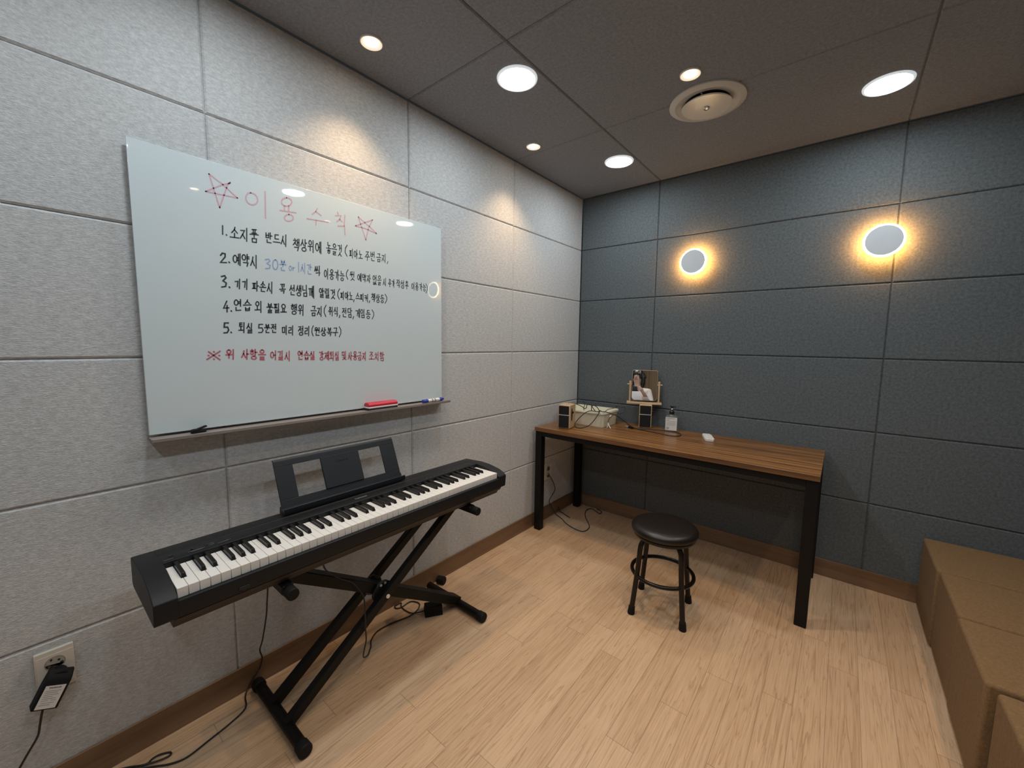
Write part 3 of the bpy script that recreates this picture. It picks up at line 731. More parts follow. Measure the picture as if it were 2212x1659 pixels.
text_part('brand_lettering', 'YAMAHA', 0.0125, M['silver'], LG, pn)
obj('headphone_jack', MB().box(0.4365, 0.4400, -2.583, -2.557, 0.6475, 0.6575).box(0.4355, 0.4390, -2.577, -2.567, 0.6415, 0.648), M['hole'], pn, bevel=0.001)
# music rest: base ledge and a leaning frame with two openings
mr_ = MB()
e = Vector((-0.07, 0, 0.168)).normalized(); nrm = Vector((0.168, 0, 0.07)).normalized(); O = Vector((0.190, 0, 0.742))
def rp(y, s, d): q = O + e * (s * 0.182) + nrm * d; return (q.x, y, q.z)
def slab(mb, y0, y1, s0, s1, d0=-0.006, d1=0.0):
    vs = [rp(y, s, d) for d in (d0, d1) for s in (s0, s1) for y in (y0, y1)]
    return mb.add(vs, [(0, 2, 3, 1), (4, 5, 7, 6), (0, 1, 5, 4), (2, 6, 7, 3), (0, 4, 6, 2), (1, 3, 7, 5)])
slab(mr_, -2.371, -1.872, 0.04, 0.178); slab(mr_, -2.371, -1.872, 0.842, 0.95)
slab(mr_, -2.371, -2.307, 0.178, 0.842); slab(mr_, -1.941, -1.872, 0.178, 0.842)
mr_.prism([tuple((rp(0, .95, -.006))[k] for k in (0, 2)), tuple((rp(0, .95, 0))[k] for k in (0, 2)), tuple((rp(0, 1.0, -.003))[k] for k in (0, 2)), tuple((rp(0, 1.0, -.009))[k] for k in (0, 2))], 1, -2.371, -1.872)
mr_.prism([(0.172, 0.728), (0.214, 0.730), (0.217, 0.736), (0.2165, 0.752), (0.2135, 0.752), (0.212, 0.742), (0.190, 0.742), (0.184, 0.755), (0.176, 0.752)], 1, -2.374, -1.869)
rest = obj('music_rest', mr_, M['rest'], pn, bevel=0.0012)
cpn = MB(); slab(cpn, -2.205, -2.047, 0.172, 0.852, -0.004, 0.0060)
obj('centre_panel', cpn, M['rest'], rest, bevel=0.001, local=False)
MR = Matrix(((0, e.x, nrm.x, 0), (1, 0, 0, 0), (0, e.z, nrm.z, 0), (0, 0, 0, 1)))
q = rp(-2.124, 0.70, 0.0062); MR.translation = Vector(q)
text_part('brand_lettering', 'YAMAHA', 0.0125, M['black_gloss'], MR, rest)
obj('support_leg', MB().bar((0.175, -2.33, 0.735), (0.130, -2.33, 0.80), 0.02, 0.004).bar((0.175, -1.91, 0.735), (0.130, -1.91, 0.80), 0.02, 0.004), M['rest'], rest)

# ------------------------------------------------------------------ keyboard stand
st = thing('keyboard_stand', 'black steel X keyboard stand under the digital piano', 'stand', (0.25, -2.03, 0))
FY0, FY1, TY0, TY1 = -2.428, -1.592, -2.452, -1.655
for y, x0 in ((FY0, 0.024), (FY1, 0.030)):
    f = obj('foot_bar', MB().cyl((x0 + 0.004, y, 0.024), (0.430, y, 0.024), 0.0185, 24), M['black_steel'], st)
    caps = [(0.402, 0.444)] + ([(x0, 0.060)] if y == FY0 else [])
    for c0, c1 in caps:
        obj('rubber_cap', MB().cyl((c0, y, 0.0235), (c1, y, 0.0235), 0.0215, 28, 0.0235), M['rubber'], f, bevel=0.006)
for y in (TY0, TY1):
    s_ = obj('support_bar', MB().bar((0.135, y, 0.583), (0.425, y, 0.583), 0.034, 0.030), M['black_steel'], st, bevel=0.004)
    obj('end_cap', MB().cyl((0.418, y, 0.581), (0.462, y, 0.581), 0.0185, 28), M['rubber'], s_, bevel=0.003)
    obj('end_cap', MB().cyl((0.100, y, 0.581), (0.140, y, 0.581), 0.0185, 28), M['rubber'], s_, bevel=0.003)
for x in (0.186, 0.306):
    obj('outer_arm', MB().bar((x, FY0, 0.035), (x, TY1, 0.580), 0.028, 0.036), M['black_steel'], st, bevel=0.003)
obj('inner_arm', MB().bar((0.246, FY1, 0.035), (0.246, TY0, 0.578), 0.060, 0.042), M['black_steel'], st, bevel=0.003)
pv = (FY0 + TY1) / 2 + 0.004; pz = 0.312
obj('pivot_hub', MB().cyl((0.204, pv, pz), (0.213, pv, pz), 0.042, 32).cyl((0.2775, pv, pz), (0.2905, pv, pz), 0.047, 32).cyl((0.17, pv, pz), (0.320, pv, pz), 0.012, 20), M['black_gloss'], st, bevel=0.002)
obj('pivot_bolt', MB().cyl((0.320, pv, pz - 0.004), (0.325, pv, pz - 0.004), 0.0085, 20), M['white_plastic'], st, bevel=0.001, label='pale bolt cap at the crossing')
obj('ratchet_pin', MB().cyl((0.2903, pv - 0.012, pz + 0.036), (0.2935, pv - 0.012, pz + 0.036), 0.005, 16).cyl((0.2903, pv + 0.008, pz + 0.038), (0.2935, pv + 0.008, pz + 0.038), 0.005, 16), M['silver'], st)
lc = obj('loose_rubber_cap', MB().cyl((0.022, -1.523, 0.0215), (0.064, -1.508, 0.0215), 0.0212, 24), M['rubber'], bevel=0.003)
tag(lc, 'loose black rubber cap lying on the floor by the baseboard', 'rubber cap')

# sustain pedal and its cord
pd = thing('sustain_pedal', 'small black foot pedal on the floor behind the right foot of the keyboard stand', 'pedal', (0.196, -1.700, 0), (0, 0, math.radians(57)))
obj('base', MB().box(-0.043, 0.043, -0.036, 0.036, 0.0, 0.018), M['rubber'], pd, bevel=0.003, local=True)
obj('foot_plate', MB().prism([(-0.034, 0.018), (0.034, 0.018), (0.034, 0.036), (-0.034, 0.052)], 0, -0.041, 0.041), M['rubber'], pd, bevel=0.003, local=True)
CORD = [(0.284, -2.285, 0.600), (0.284, -2.274, 0.521), (0.284, -2.243, 0.48), (0.284, -2.216, 0.452), (0.284, -2.171, 0.416), (0.29, -2.148, 0.381), (0.308, -2.136, 0.345), (0.330, -2.145, 0.288), (0.332, -2.146, 0.235), (0.326, -2.141, 0.18), (0.300, -2.138, 0.11), (0.255, -2.112, 0.050), (0.212, -2.068, 0.010), (0.190, -2.048, 0.004), (0.172, -2.030, 0.004), (0.137, -2.006, 0.004), (0.108, -1.955, 0.004), (0.114, -1.879, 0.004), (0.135, -1.802, 0.004), (0.128, -1.745, 0.004), (0.095, -1.707, 0.004), (0.048, -1.725, 0.004), (0.05, -1.779, 0.004), (0.040, -1.804, 0.004), (0.020, -1.804, 0.004), (0.017, -1.786, 0.004), (0.020, -1.764, 0.004), (0.043, -1.78, 0.004), (0.086, -1.786, 0.0045), (0.134, -1.776, 0.006), (0.168, -1.737, 0.012)]
obj('cord', MB().tube(CORD, 0.0028), M['cable'], pd)

# ------------------------------------------------------------------ wall outlets, adapter, cords on the left wall
def outlet(name, label, cy, cz, w, h, socks):
    t = thing(name, label, 'wall socket', (0, cy, cz))
    pl = obj('cover_plate', MB().box(0.0, 0.011, cy - w / 2, cy + w / 2, cz - h / 2, cz + h / 2), M['outlet'], t, bevel=0.002)
    obj('raised_rim', MB().box(0.011, 0.0125, cy - w / 2 + 0.003, cy + w / 2 - 0.003, cz - h / 2 + 0.010, cz + h / 2 - 0.013), M['outlet'], t, bevel=0.0006)
    for z in socks:
        m = Matrix.Translation((0.0122, cy, z)) @ Matrix.Rotation(PI / 2, 4, 'Y')
        s = obj('socket', MB().lathe([(0.0205, 0.0004), (0.0195, 0.0012), (0.0185, 0.0003)], 36, m, cap0=False, cap1=True), M['outlet_dark'], t)
        obj('pin_hole', MB().lathe([(0.0027, 0), (0.0027, 0.0012)], 12, Matrix.Translation((0.0, -0.007, -0.007)) @ m).lathe([(0.0027, 0), (0.0027, 0.0012)], 12, Matrix.Translation((0.0, 0.008, 0.006)) @ m).box(0.0125, 0.0137, cy - 0.0085, cy - 0.0045, z + 0.010, z + 0.0145).box(0.0125, 0.0137, cy + 0.010, cy + 0.016, z - 0.004, z - 0.001), M['hole'], s)
    return t
outlet('wall_outlet', 'cream double wall socket with the black adapter plugged in, left of the piano', -2.921, 0.398, 0.076, 0.121, (0.4185,))
outlet('wall_outlet', 'small cream wall socket beneath the table in the room corner', -0.424, 0.372, 0.088, 0.124, (0.395, 0.345))
ad = thing('power_adapter', 'black power adapter with white label hanging from the left wall socket', 'power adapter', (0.012, -2.917, 0.389), (math.radians(-26), 0, 0))
obj('plug_head', MB().cyl((0, 0, 0), (0.034, 0, 0), 0.0185, 28), M['rubber'], ad, local=True, bevel=0.003)
obj('housing', MB().prism([(0.016, 0.0185), (0.026, 0.0185), (0.032, 0.012), (0.041, 0.006), (0.046, -0.004), (0.046, -0.076), (0.012, -0.080), (0.010, -0.02)], 1, -0.0265, 0.0265), M['rubber'], ad, local=True, bevel=0.003)
lb = obj('rating_label', MB().box(0.0460, 0.0464, -0.0205, 0.0205, -0.072, -0.013), M['label'], ad, local=True)
LM = world(ad) @ Matrix(((0, 0, 1, 0.0466), (1, 0, 0, 0), (0, 1, 0, -0.0185), (0, 0, 0, 1)))
text_part('label_lettering', 'YAMAHA', 0.0062, M['hole'], LM, lb)
lt = MB()
for z, a, b in ((-0.0465, -.016, .015), (-0.051, -.016, .010), (-0.056, -.016, .014), (-0.061, -.016, .004), (-0.066, -.016, .012), (-0.071, -.016, -.002), (-0.071, .003, .014), (-0.077, -.014, .012), (-0.082, -.016, .006)):
    lt.box(0.0464, 0.0466, a, b, z + 0.0195, z + 0.0207)
obj('fine_print', lt, M['print'], lb, local=True)
obj('cord', MB().tube([(0.040, -2.9495, 0.322), (0.042, -2.955, 0.300), (0.038, -2.960, 0.270), (0.030, -2.966, 0.236), (0.025, -2.985, 0.199), (0.022, -3.003, 0.165), (0.020, -3.024, 0.124), (0.020, -3.045, 0.07), (0.022, -3.05, 0.02), (0.03, -3.03, 0.004), (0.022, -2.93, 0.004), (0.026, -2.838, 0.004), (0.062, -2.785, 0.004), (0.079, -2.759, 0.004), (0.072, -2.744, 0.004), (0.073, -2.726, 0.004), (0.089, -2.703, 0.004), (0.102, -2.707, 0.005), (0.097, -2.735, 0.007), (0.080, -2.768, 0.008), (0.05, -2.80, 0.006), (0.024, -2.845, 0.004), (0.03, -2.93, 0.0045)], 0.0027), M['cable'], ad)
pc = obj('piano_power_cord', MB().tube([(0.150, -2.413, 0.602), (0.145, -2.413, 0.53), (0.14, -2.413, 0.451), (0.13, -2.414, 0.393), (0.1, -2.409, 0.323), (0.055, -2.411, 0.206), (0.026, -2.413, 0.15), (0.015, -2.403, 0.105), (0.0135, -2.412, 0.068), (0.0135, -2.436, 0.040), (0.016, -2.458, 0.011), (0.042, -2.474, 0.004), (0.094, -2.49, 0.004), (0.119, -2.541, 0.004), (0.137, -2.612, 0.004), (0.150, -2.672, 0.004), (0.134, -2.714, 0.004), (0.098, -2.757, 0.004), (0.060, -2.823, 0.004), (0.050, -2.93, 0.004), (0.05, -3.02, 0.004)], 0.0027), M['cable'])
tag(pc, 'thin black power cord hanging from the piano down to the floor', 'cord')
wc = obj('corner_cord', MB().tube([(0.013, -0.421, 0.345), (0.030, -0.418, 0.330), (0.035, -0.410, 0.312), (0.03, -0.373, 0.269), (0.03, -0.351, 0.219), (0.025, -0.375, 0.183), (0.02, -0.404, 0.154), (0.022, -0.414, 0.128), (0.025, -0.397, 0.097), (0.03, -0.37, 0.057), (0.035, -0.335, 0.010), (0.102, -0.361, 0.004), (0.169, -0.409, 0.004), (0.248, -0.442, 0.004), (0.322, -0.45, 0.004), (0.345, -0.416, 0.004), (0.334, -0.348, 0.004), (0.288, -0.286, 0.004), (0.234, -0.224, 0.004), (0.189, -0.15, 0.004), (0.17, -0.08, 0.004), (0.19, -0.04, 0.004), (0.244, -0.068, 0.004), (0.287, -0.088, 0.004), (0.272, -0.040, 0.006), (0.228, -0.030, 0.007)], 0.0033), M['cable_blue'])
tag(wc, 'dark cord looping over the floor beneath the table from the corner wall socket', 'cord')
sc_ = obj('short_cord', MB().tube([(0.014, -0.270, 0.045), (0.022, -0.262, 0.008), (0.055, -0.267, 0.004), (0.105, -0.292, 0.004), (0.142, -0.305, 0.004)], 0.0036), M['cable_blue'])
tag(sc_, 'short dark cord end on the floor by the baseboard under the table', 'cord')

# ------------------------------------------------------------------ table
TX0, TX1, TYF, TYB, TZ = 0.034, 1.648, -0.640, -0.030, 0.754
tb = thing('table', 'long walnut-topped table with black steel legs along the dark back wall', 'table', (0.84, -0.335, 0))
top = obj('tabletop', MB().box(TX0, TX1, TYF, TYB, TZ - 0.027, TZ), M['walnut'], tb, bevel=0.0012)
obj('edge_band', MB().box(TX0, TX1, TYF - 0.0012, TYF - 0.0002, TZ - 0.0265, TZ - 0.001), M['walnut_edge'], top)
for x in (TX0 + 0.002, TX1 - 0.052):
    for y in (TYF + 0.008, TYB - 0.056):
        l = obj('leg', MB().box(x, x + 0.050, y, y + 0.048, 0.004, TZ - 0.027), M['black_steel'], tb, bevel=0.002)
        obj('glide', MB().box(x + 0.004, x + 0.046, y + 0.004, y + 0.044, 0.0, 0.004), M['rubber'], l)
zr0, zr1 = TZ - 0.062, TZ - 0.027
for nm, bx in (('front_rail', (TX0 + 0.052, TX1 - 0.052, TYF + 0.010, TYF + 0.040)), ('rear_rail', (TX0 + 0.052, TX1 - 0.052, TYB - 0.040, TYB - 0.010)),
               ('side_rail', (TX0 + 0.006, TX0 + 0.036, TYF + 0.056, TYB - 0.056)), ('side_rail', (TX1 - 0.036, TX1 - 0.006, TYF + 0.056, TYB - 0.056))):
    obj(nm, MB().box(*bx, zr0, zr1), M['black_steel'], tb, bevel=0.0015)

# ------------------------------------------------------------------ stool
sx, sy = 1.055, -0.925
sa = math.radians(10)
sl_ = thing('round_stool', 'round black padded stool with four metal legs in front of the table', 'stool', (sx, sy, 0))
obj('seat_cushion', MB().lathe([(0.10, 0.405), (0.148, 0.407), (0.156, 0.413), (0.1585, 0.422), (0.1575, 0.432), (0.152, 0.441), (0.140, 0.4475), (0.120, 0.4515), (0.06, 0.4535), (0.001, 0.454)], 64, Matrix.Translation((sx, sy, 0))), M['seat'], sl_)
obj('seat_rim', MB().lathe([(0.10, 0.392), (0.147, 0.392), (0.1495, 0.396), (0.1495, 0.405), (0.146, 0.4075), (0.1, 0.4075)], 64, Matrix.Translation((sx, sy, 0))), M['stool_steel'], sl_)
for k in range(4):
    a = sa + PI / 4 + k * PI / 2
    d = Vector((math.cos(a), math.sin(a), 0)); c = Vector((sx, sy, 0))
    pts = [c + d * r + Vector((0, 0, z)) for r, z in ((0.02, 0.382), (0.075, 0.382), (0.108, 0.378), (0.126, 0.362), (0.134, 0.335), (0.141, 0.25), (0.156, 0.12), (0.1685, 0.020))]
    l = obj('leg', MB().tube(pts, 0.0125, 16, 6), M['stool_steel'], sl_)
    p0 = c + d * 0.1705 + Vector((0, 0, 0.0)); p1 = c + d * 0.1665 + Vector((0, 0, 0.040))
    obj('rubber_foot', MB().cyl(p0, p1, 0.0175, 20, 0.0150), M['rubber'], l, bevel=0.002)
obj('foot_ring', MB().tube([(sx + 0.147 * math.cos(2 * PI * k / 24), sy + 0.147 * math.sin(2 * PI * k / 24), 0.196) for k in range(24)], 0.0095, 14, 3, closed=True), M['stool_steel'], sl_)

# ------------------------------------------------------------------ things on the table
def speaker(label, x, y, ang):
    """x, y = bottom left front corner; local x along the front, local y into the depth"""
    t = thing('desktop_speaker', label, 'speaker', (x, y, TZ), (0, 0, ang), 'pair of wooden desktop speakers')
    w, d, h = 0.084, 0.118, 0.166
    obj('cabinet', MB().box(0, w, 0, d, 0.003, h), M['birch'], t, local=True, bevel=0.0035)
    obj('upper_grille', MB().box(0.005, w - 0.005, -0.003, 0.002, 0.100, h - 0.006), M['grille'], t, local=True, bevel=0.002)
    obj('lower_grille', MB().box(0.005, w - 0.005, -0.003, 0.002, 0.008, 0.094), M['grille'], t, local=True, bevel=0.002)
    obj('metal_strip', MB().box(0.001, w - 0.001, -0.0035, 0.002, 0.0945, 0.0995), M['silver'], t, local=True, bevel=0.0005)
    obj('control_slot', MB().prism([(0.044 + 0.012 * math.cos(2 * PI * k / 20), 0.098 + (0.046 if math.sin(2 * PI * k / 20) > 0 else -0.046) * abs(math.sin(2 * PI * k / 20)) ** 0.7) for k in range(20)], 0, w - 0.0005, w + 0.0012), M['hole'], t, local=True)
    obj('volume_knob', MB().cyl((w, 0.044, 0.114), (w + 0.013, 0.044, 0.114), 0.007, 20), M['black_gloss'], t, local=True, bevel=0.001)
    obj('foot_pad', MB().box(0.006, w - 0.006, 0.006, d - 0.006, 0.0, 0.003), M['rubber'], t, local=True)
    return t
speaker('pale wooden speaker at the left end of the table, beside the cream basket', 0.180, -0.568, math.radians(11))
speaker('pale wooden speaker carrying the table mirror, beside the pump bottle', 0.596, -0.160, math.radians(21.0))

bk = thing('storage_basket', 'cream plastic basket of black cables on the table near the corner', 'basket', (0.24, -0.23, TZ))
def ring_pts(x0, x1, y0, y1, r, z, n=6):
    out = []
    for cx, cy, a0 in ((x1 - r, y1 - r, 0), (x0 + r, y1 - r, PI / 2), (x0 + r, y0 + r, PI), (x1 - r, y0 + r, 1.5 * PI)):
        for k in range(n):
            a = a0 + PI / 2 * k / (n - 1); out.append((cx + r * math.cos(a), cy + r * math.sin(a), z))
    return out
loops = [ring_pts(0.075, 0.408, -0.340, -0.122, 0.020, TZ + 0.0005), ring_pts(0.068, 0.416, -0.352, -0.108, 0.024, TZ + 0.094),
         ring_pts(0.060, 0.424, -0.360, -0.100, 0.028, TZ + 0.095), ring_pts(0.060, 0.424, -0.360, -0.100, 0.028, TZ + 0.103), ring_pts(0.062, 0.422, -0.358, -0.102, 0.027, TZ + 0.109), ring_pts(0.068, 0.416, -0.352, -0.108, 0.024, TZ + 0.109),
         ring_pts(0.078, 0.405, -0.337, -0.125, 0.018, TZ + 0.003)]
bb = MB(); n = len(loops[0]); vs = [p for l in loops for p in l]
fs = [(i * n + k, i * n + (k + 1) % n, (i + 1) * n + (k + 1) % n, (i + 1) * n + k) for i in range(len(loops) - 1) for k in range(n)]
fs += [tuple(range(n))[::-1], tuple(range((len(loops) - 1) * n, len(loops) * n))]
obj('tub', bb.add(vs, fs), M['basket'], bk, smooth=50)
rb = MB()
for x in (0.16, 0.24, 0.32): rb.bar((x, -0.3425, TZ + 0.006), (x, -0.3515, TZ + 0.092), 0.003, 0.002, (0, -1, 0.1))
obj('rib', rb, M['basket'], bk)

def cable(name, label, pts, r, m=M['cable'], cat='cable', **kw):
    return tag(obj(name, MB().tube(pts, r, 8, 6), m, **kw), label, cat)
cable('audio_cable', 'black cable hanging in a big oval loop in front of the cream basket',
      [(0.300, -0.300, 0.800), (0.345, -0.335, 0.845), (0.385, -0.352, 0.869), (0.393, -0.372, 0.8705), (0.370, -0.373, 0.8705), (0.329, -0.376, 0.8705), (0.297, -0.393, 0.856), (0.265, -0.418, 0.819), (0.248, -0.438, 0.789), (0.248, -0.455, 0.768), (0.269, -0.470, 0.758), (0.296, -0.473, 0.7577), (0.33, -0.467, 0.765), (0.364, -0.456, 0.784), (0.385, -0.437, 0.814), (0.399, -0.414, 0.848), (0.402, -0.392, 0.872), (0.389, -0.377, 0.890), (0.366, -0.366, 0.904), (0.341, -0.356, 0.908), (0.322, -0.35, 0.900), (0.318, -0.345, 0.880), (0.31, -0.33, 0.83)], 0.0030)
cable('speaker_cable', 'black cable bundled inside the cream basket, leading to the left speaker',
      [(0.190, -0.428, 0.900), (0.160, -0.36, 0.905), (0.165, -0.31, 0.897), (0.205, -0.29, 0.880), (0.236, -0.30, 0.868), (0.243, -0.285, 0.872), (0.225, -0.24, 0.888), (0.257, -0.244, 0.889), (0.300, -0.29, 0.878), (0.335, -0.315, 0.855), (0.33, -0.30, 0.81)], 0.0030)
cable('thin_cable', 'thin black cable standing up at the back of the cream basket',
      [(0.137, -0.150, 0.895), (0.162, -0.17, 0.888), (0.190, -0.215, 0.878), (0.205, -0.255, 0.862), (0.215, -0.26, 0.83), (0.23, -0.25, 0.79)], 0.0026)
us = thing('usb_cable', 'black cable running from the basket over the table past the pump bottle, with silver plug', 'cable', (0.70, -0.22, TZ))
obj('cord', MB().tube([(0.345, -0.30, 0.835), (0.375, -0.335, 0.872), (0.405, -0.355, 0.8715), (0.436, -0.352, 0.8715), (0.465, -0.335, 0.862), (0.497, -0.305, 0.846), (0.520, -0.285, 0.825), (0.548, -0.262, 0.798), (0.575, -0.240, 0.772), (0.612, -0.212, 0.7585), (0.66, -0.182, 0.7572), (0.735, -0.150, 0.7572), (0.80, -0.146, 0.7572), (0.862, -0.150, 0.7572), (0.896, -0.190, 0.7572), (0.903, -0.233, 0.7572), (0.888, -0.262, 0.7572), (0.841, -0.273, 0.7572), (0.728, -0.250, 0.7572), (0.628, -0.229, 0.7585), (0.582, -0.225, 0.7605)], 0.0031), M['cable'], us)
obj('plug_grip', MB().bar((0.584, -0.225, 0.7610), (0.544, -0.209, 0.7610), 0.016, 0.010), M['rubber'], us, bevel=0.002)
obj('plug_shell', MB().bar((0.545, -0.2095, 0.7610), (0.514, -0.197, 0.7610), 0.012, 0.0055), M['silver'], us, bevel=0.0006)
dc = thing('lead_with_white_tips', 'thin dark lead with two white plug tips hanging over the right rim of the basket', 'cable', (0.44, -0.25, TZ))
obj('cord', MB().tube([(0.385, -0.29, 0.85), (0.400, -0.25, 0.874), (0.425, -0.215, 0.880), (0.440, -0.190, 0.892), (0.43, -0.188, 0.897), (0.478, -0.198, 0.893), (0.508, -0.2, 0.892), (0.515, -0.237, 0.867), (0.501, -0.246, 0.857), (0.473, -0.249, 0.851), (0.445, -0.262, 0.838), (0.433, -0.284, 0.821), (0.434, -0.307, 0.805), (0.441, -0.327, 0.791)], 0.0022), M['cable'], dc)
obj('white_tip', MB().tube([(0.441, -0.327, 0.792), (0.443, -0.331, 0.775), (0.437, -0.333, 0.7575)], 0.0028), M['white_plastic'], dc)
obj('white_tip', MB().tube([(0.441, -0.327, 0.792), (0.452, -0.336, 0.778), (0.470, -0.343, 0.7580)], 0.0028), M['white_plastic'], dc)
obj('white_button', MB().lathe([(0.0085, -0.004), (0.010, 0), (0.0085, 0.004), (0.001, 0.005)], 20, Matrix.Translation((0.428, -0.262, 0.826)) @ Matrix.Rotation(PI / 2, 4, 'Y')), M['white_plastic'], dc)

# mirror on the right speaker: local x along its width, local y away from the room
MA = math.radians(22.4)
mi = thing('table_mirror', 'small wooden swivel mirror standing on the right speaker', 'mirror', (0.600, -0.092, TZ + 0.166), (0, 0, MA))
obj('base_board', MB().box(-0.119, 0.119, -0.040, 0.040, 0.0, 0.013), M['birch_x'], mi, local=True, bevel=0.002)
for s in (-1, 1):
    p_ = obj('post', MB().box(s * 0.0985 - 0.006, s * 0.0985 + 0.006, -0.008, 0.008, 0.013, 0.150), M['birch'], mi, local=True, bevel=0.002)
    obj('swivel_knob', MB().cyl((s * 0.088, 0, 0.138), (s * 0.120, 0, 0.138), 0.0045, 16).lathe([(0.001, -0.010), (0.0075, -0.007), (0.0085, 0), (0.0075, 0.007), (0.001, 0.010)], 16, Matrix.Translation((s * 0.0985, 0, 0.153))), M['birch'], p_, local=True)
TL = math.radians(-6.0)
TM = Matrix.Translation((0, 0, 0.138)) @ Matrix.Rotation(TL, 4, 'X')
def rr(w, z0, z1, rb_, rt, n=7):
    out = []
    for cx, cz, a0, r in ((w - rt, z1 - rt, 0, rt), (-w + rt, z1 - rt, PI / 2, rt), (-w + rb_, z0 + rb_, PI, rb_), (w - rb_, z0 + rb_, 1.5 * PI, rb_)):
        for k in range(n):
            a = a0 + PI / 2 * k / (n - 1); out.append((cx + r * math.cos(a), cz + r * math.sin(a)))
    return out
obj('back_plate', MB().prism(rr(0.087, -0.114, 0.103, 0.022, 0.012), 1, -0.002, 0.006, TM), M['birch'], mi, local=True, bevel=0.001)
obj('mirror_glass', MB().prism(rr(0.085, -0.112, 0.101, 0.021, 0.011), 1, -0.0042, -0.002, TM), M['mirror'], mi, local=True, smooth=0)

# pump bottle
bo = thing('pump_bottle', 'clear pump bottle with white printed label on the table by the back wall', 'bottle', (0.803, -0.100, TZ), (0, 0, math.radians(14)))
def rect_prof(w, d, z, r=0.010): return [(p[0], p[1], z) for p in ring_pts(-w, w, -d, d, r, z, 5)]
bl = [rect_prof(0.038, 0.022, 0.0), rect_prof(0.0395, 0.0235, 0.003, .011), rect_prof(0.0395, 0.0235, 0.098, .011), rect_prof(0.036, 0.021, 0.104, .011), rect_prof(0.014, 0.013, 0.109, .0125), rect_prof(0.0125, 0.0125, 0.116, .0122)]
n = len(bl[0])
obj('bottle_body', MB().add([p for l in bl for p in l], [(i * n + k, i * n + (k + 1) % n, (i + 1) * n + (k + 1) % n, (i + 1) * n + k) for i in range(len(bl) - 1) for k in range(n)] + [tuple(range(n))[::-1], tuple(range((len(bl) - 1) * n, len(bl) * n))]), M['clear'], bo, local=True, smooth=50)
lb2 = obj('front_label', MB().box(-0.0365, 0.0365, -0.0243, -0.0238, 0.006, 0.096), M['label'], bo, local=True)
tx = MB()
for z, a, b, hgt in ((0.087, -.030, .022, .0035), (0.079, -.030, -.010, .0018), (0.075, -.030, -.014, .0018), (0.068, -.030, .033, .0022), (0.060, -.030, .024, .0013), (0.055, -.030, .030, .0013), (0.050, -.030, .028, .0013), (0.045, -.030, .026, .0013), (0.040, -.030, .020, .0013), (0.031, -.030, -.010, .0013), (0.020, -.030, -.012, .0055), (0.013, -.030, -.014, .004)):
    tx.box(a, b, -0.0246, -0.0242, z, z + hgt)
obj('label_print', tx, M['print'], lb2, local=True)
obj('pump_stem', MB().lathe([(0.0055, 0.100), (0.0055, 0.160)], 20), M['white_plastic'], bo, local=True)
obj('inner_collar', MB().lathe([(0.0115, 0.100), (0.0115, 0.118)], 24), M['white_plastic'], bo, local=True)
obj('pump_collar', MB().lathe([(0.0150, 0.116), (0.0165, 0.118), (0.0165, 0.133), (0.012, 0.138), (0.007, 0.142), (0.007, 0.146), (0.0055, 0.147)], 28), M['black_gloss'], bo, local=True)
obj('pump_head', MB().lathe([(0.007, 0.158), (0.009, 0.162), (0.010, 0.170), (0.001, 0.172)], 20).tube([(-0.014, 0, 0.168), (0.0, 0, 0.168), (0.018, 0, 0.168), (0.027, -0.001, 0.164)], 0.0042, 10), M['black_gloss'], bo, local=True)

# white handheld remote on the table
rm = thing('remote_control', 'small white remote control lying on the table right of the pump bottle', 'remote control', (1.062, -0.192, TZ), (0, 0, math.radians(22)))
obj('shell', MB().prism([(-0.026, -0.070), (-0.018, -0.082), (0.018, -0.082), (0.026, -0.070), (0.027, 0.055), (0.020, 0.078), (-0.020, 0.078), (-0.027, 0.055)], 2, 0.0, 0.019), M['white_plastic'], rm, local=True, bevel=0.003)
fp = MB()
for y, a, b in ((-0.060, -.016, .017), (-0.067, -.010, .012)): fp.box(a, b, y, y + 0.0028, 0.0190, 0.0193)
obj('printed_lines', fp, M['print'], rm, local=True)
for k in range(3):
    obj('button', MB().lathe([(0.005, 0.0185), (0.005, 0.0205), (0.004, 0.021)], 16, Matrix.Translation((0, 0.045 - k * 0.022, 0))), M['white_plastic'], rm, local=True)

# ------------------------------------------------------------------ bench of upholstered cubes along the right wall
BX0, BX1, BZ = 2.078, 2.492, 0.369
lab = ['brown fabric bench cube touching the dark back wall', 'brown fabric bench cube second from the back wall', 'brown fabric bench cube third from the back wall, beside the gap', 'brown fabric bench cube in the bottom right corner of the picture']
for k, (ya, yb, dx, a) in enumerate(((-0.418, -0.012, 0.0, 0.0), (-0.805, -0.423, 0.004, 0.0), (-1.192, -0.810, 0.002, 0.0), (-1.612, -1.212, 0.012, 0.6))):
    t = thing('bench_cube', lab[k], 'bench seat', ((BX0 + BX1) / 2 + dx, (ya + yb) / 2, 0), (0, 0, math.radians(a)), 'upholstered bench cubes')
    hx, hy = (BX1 - BX0) / 2 - dx, (yb - ya) / 2 - 0.001
    obj('seat_body', MB().box(-hx, hx, -hy, hy, 0.012, BZ), M['fabric'], t, local=True, bevel=0.012, segs=4)
    ft = MB()
    for fx in (-hx + 0.04, hx - 0.04):
        for fy in (-hy + 0.04, hy - 0.04): ft.cyl((fx, fy, 0), (fx, fy, 0.014), 0.018, 14)
    obj('foot_glide', ft, M['rubber'], t, local=True)

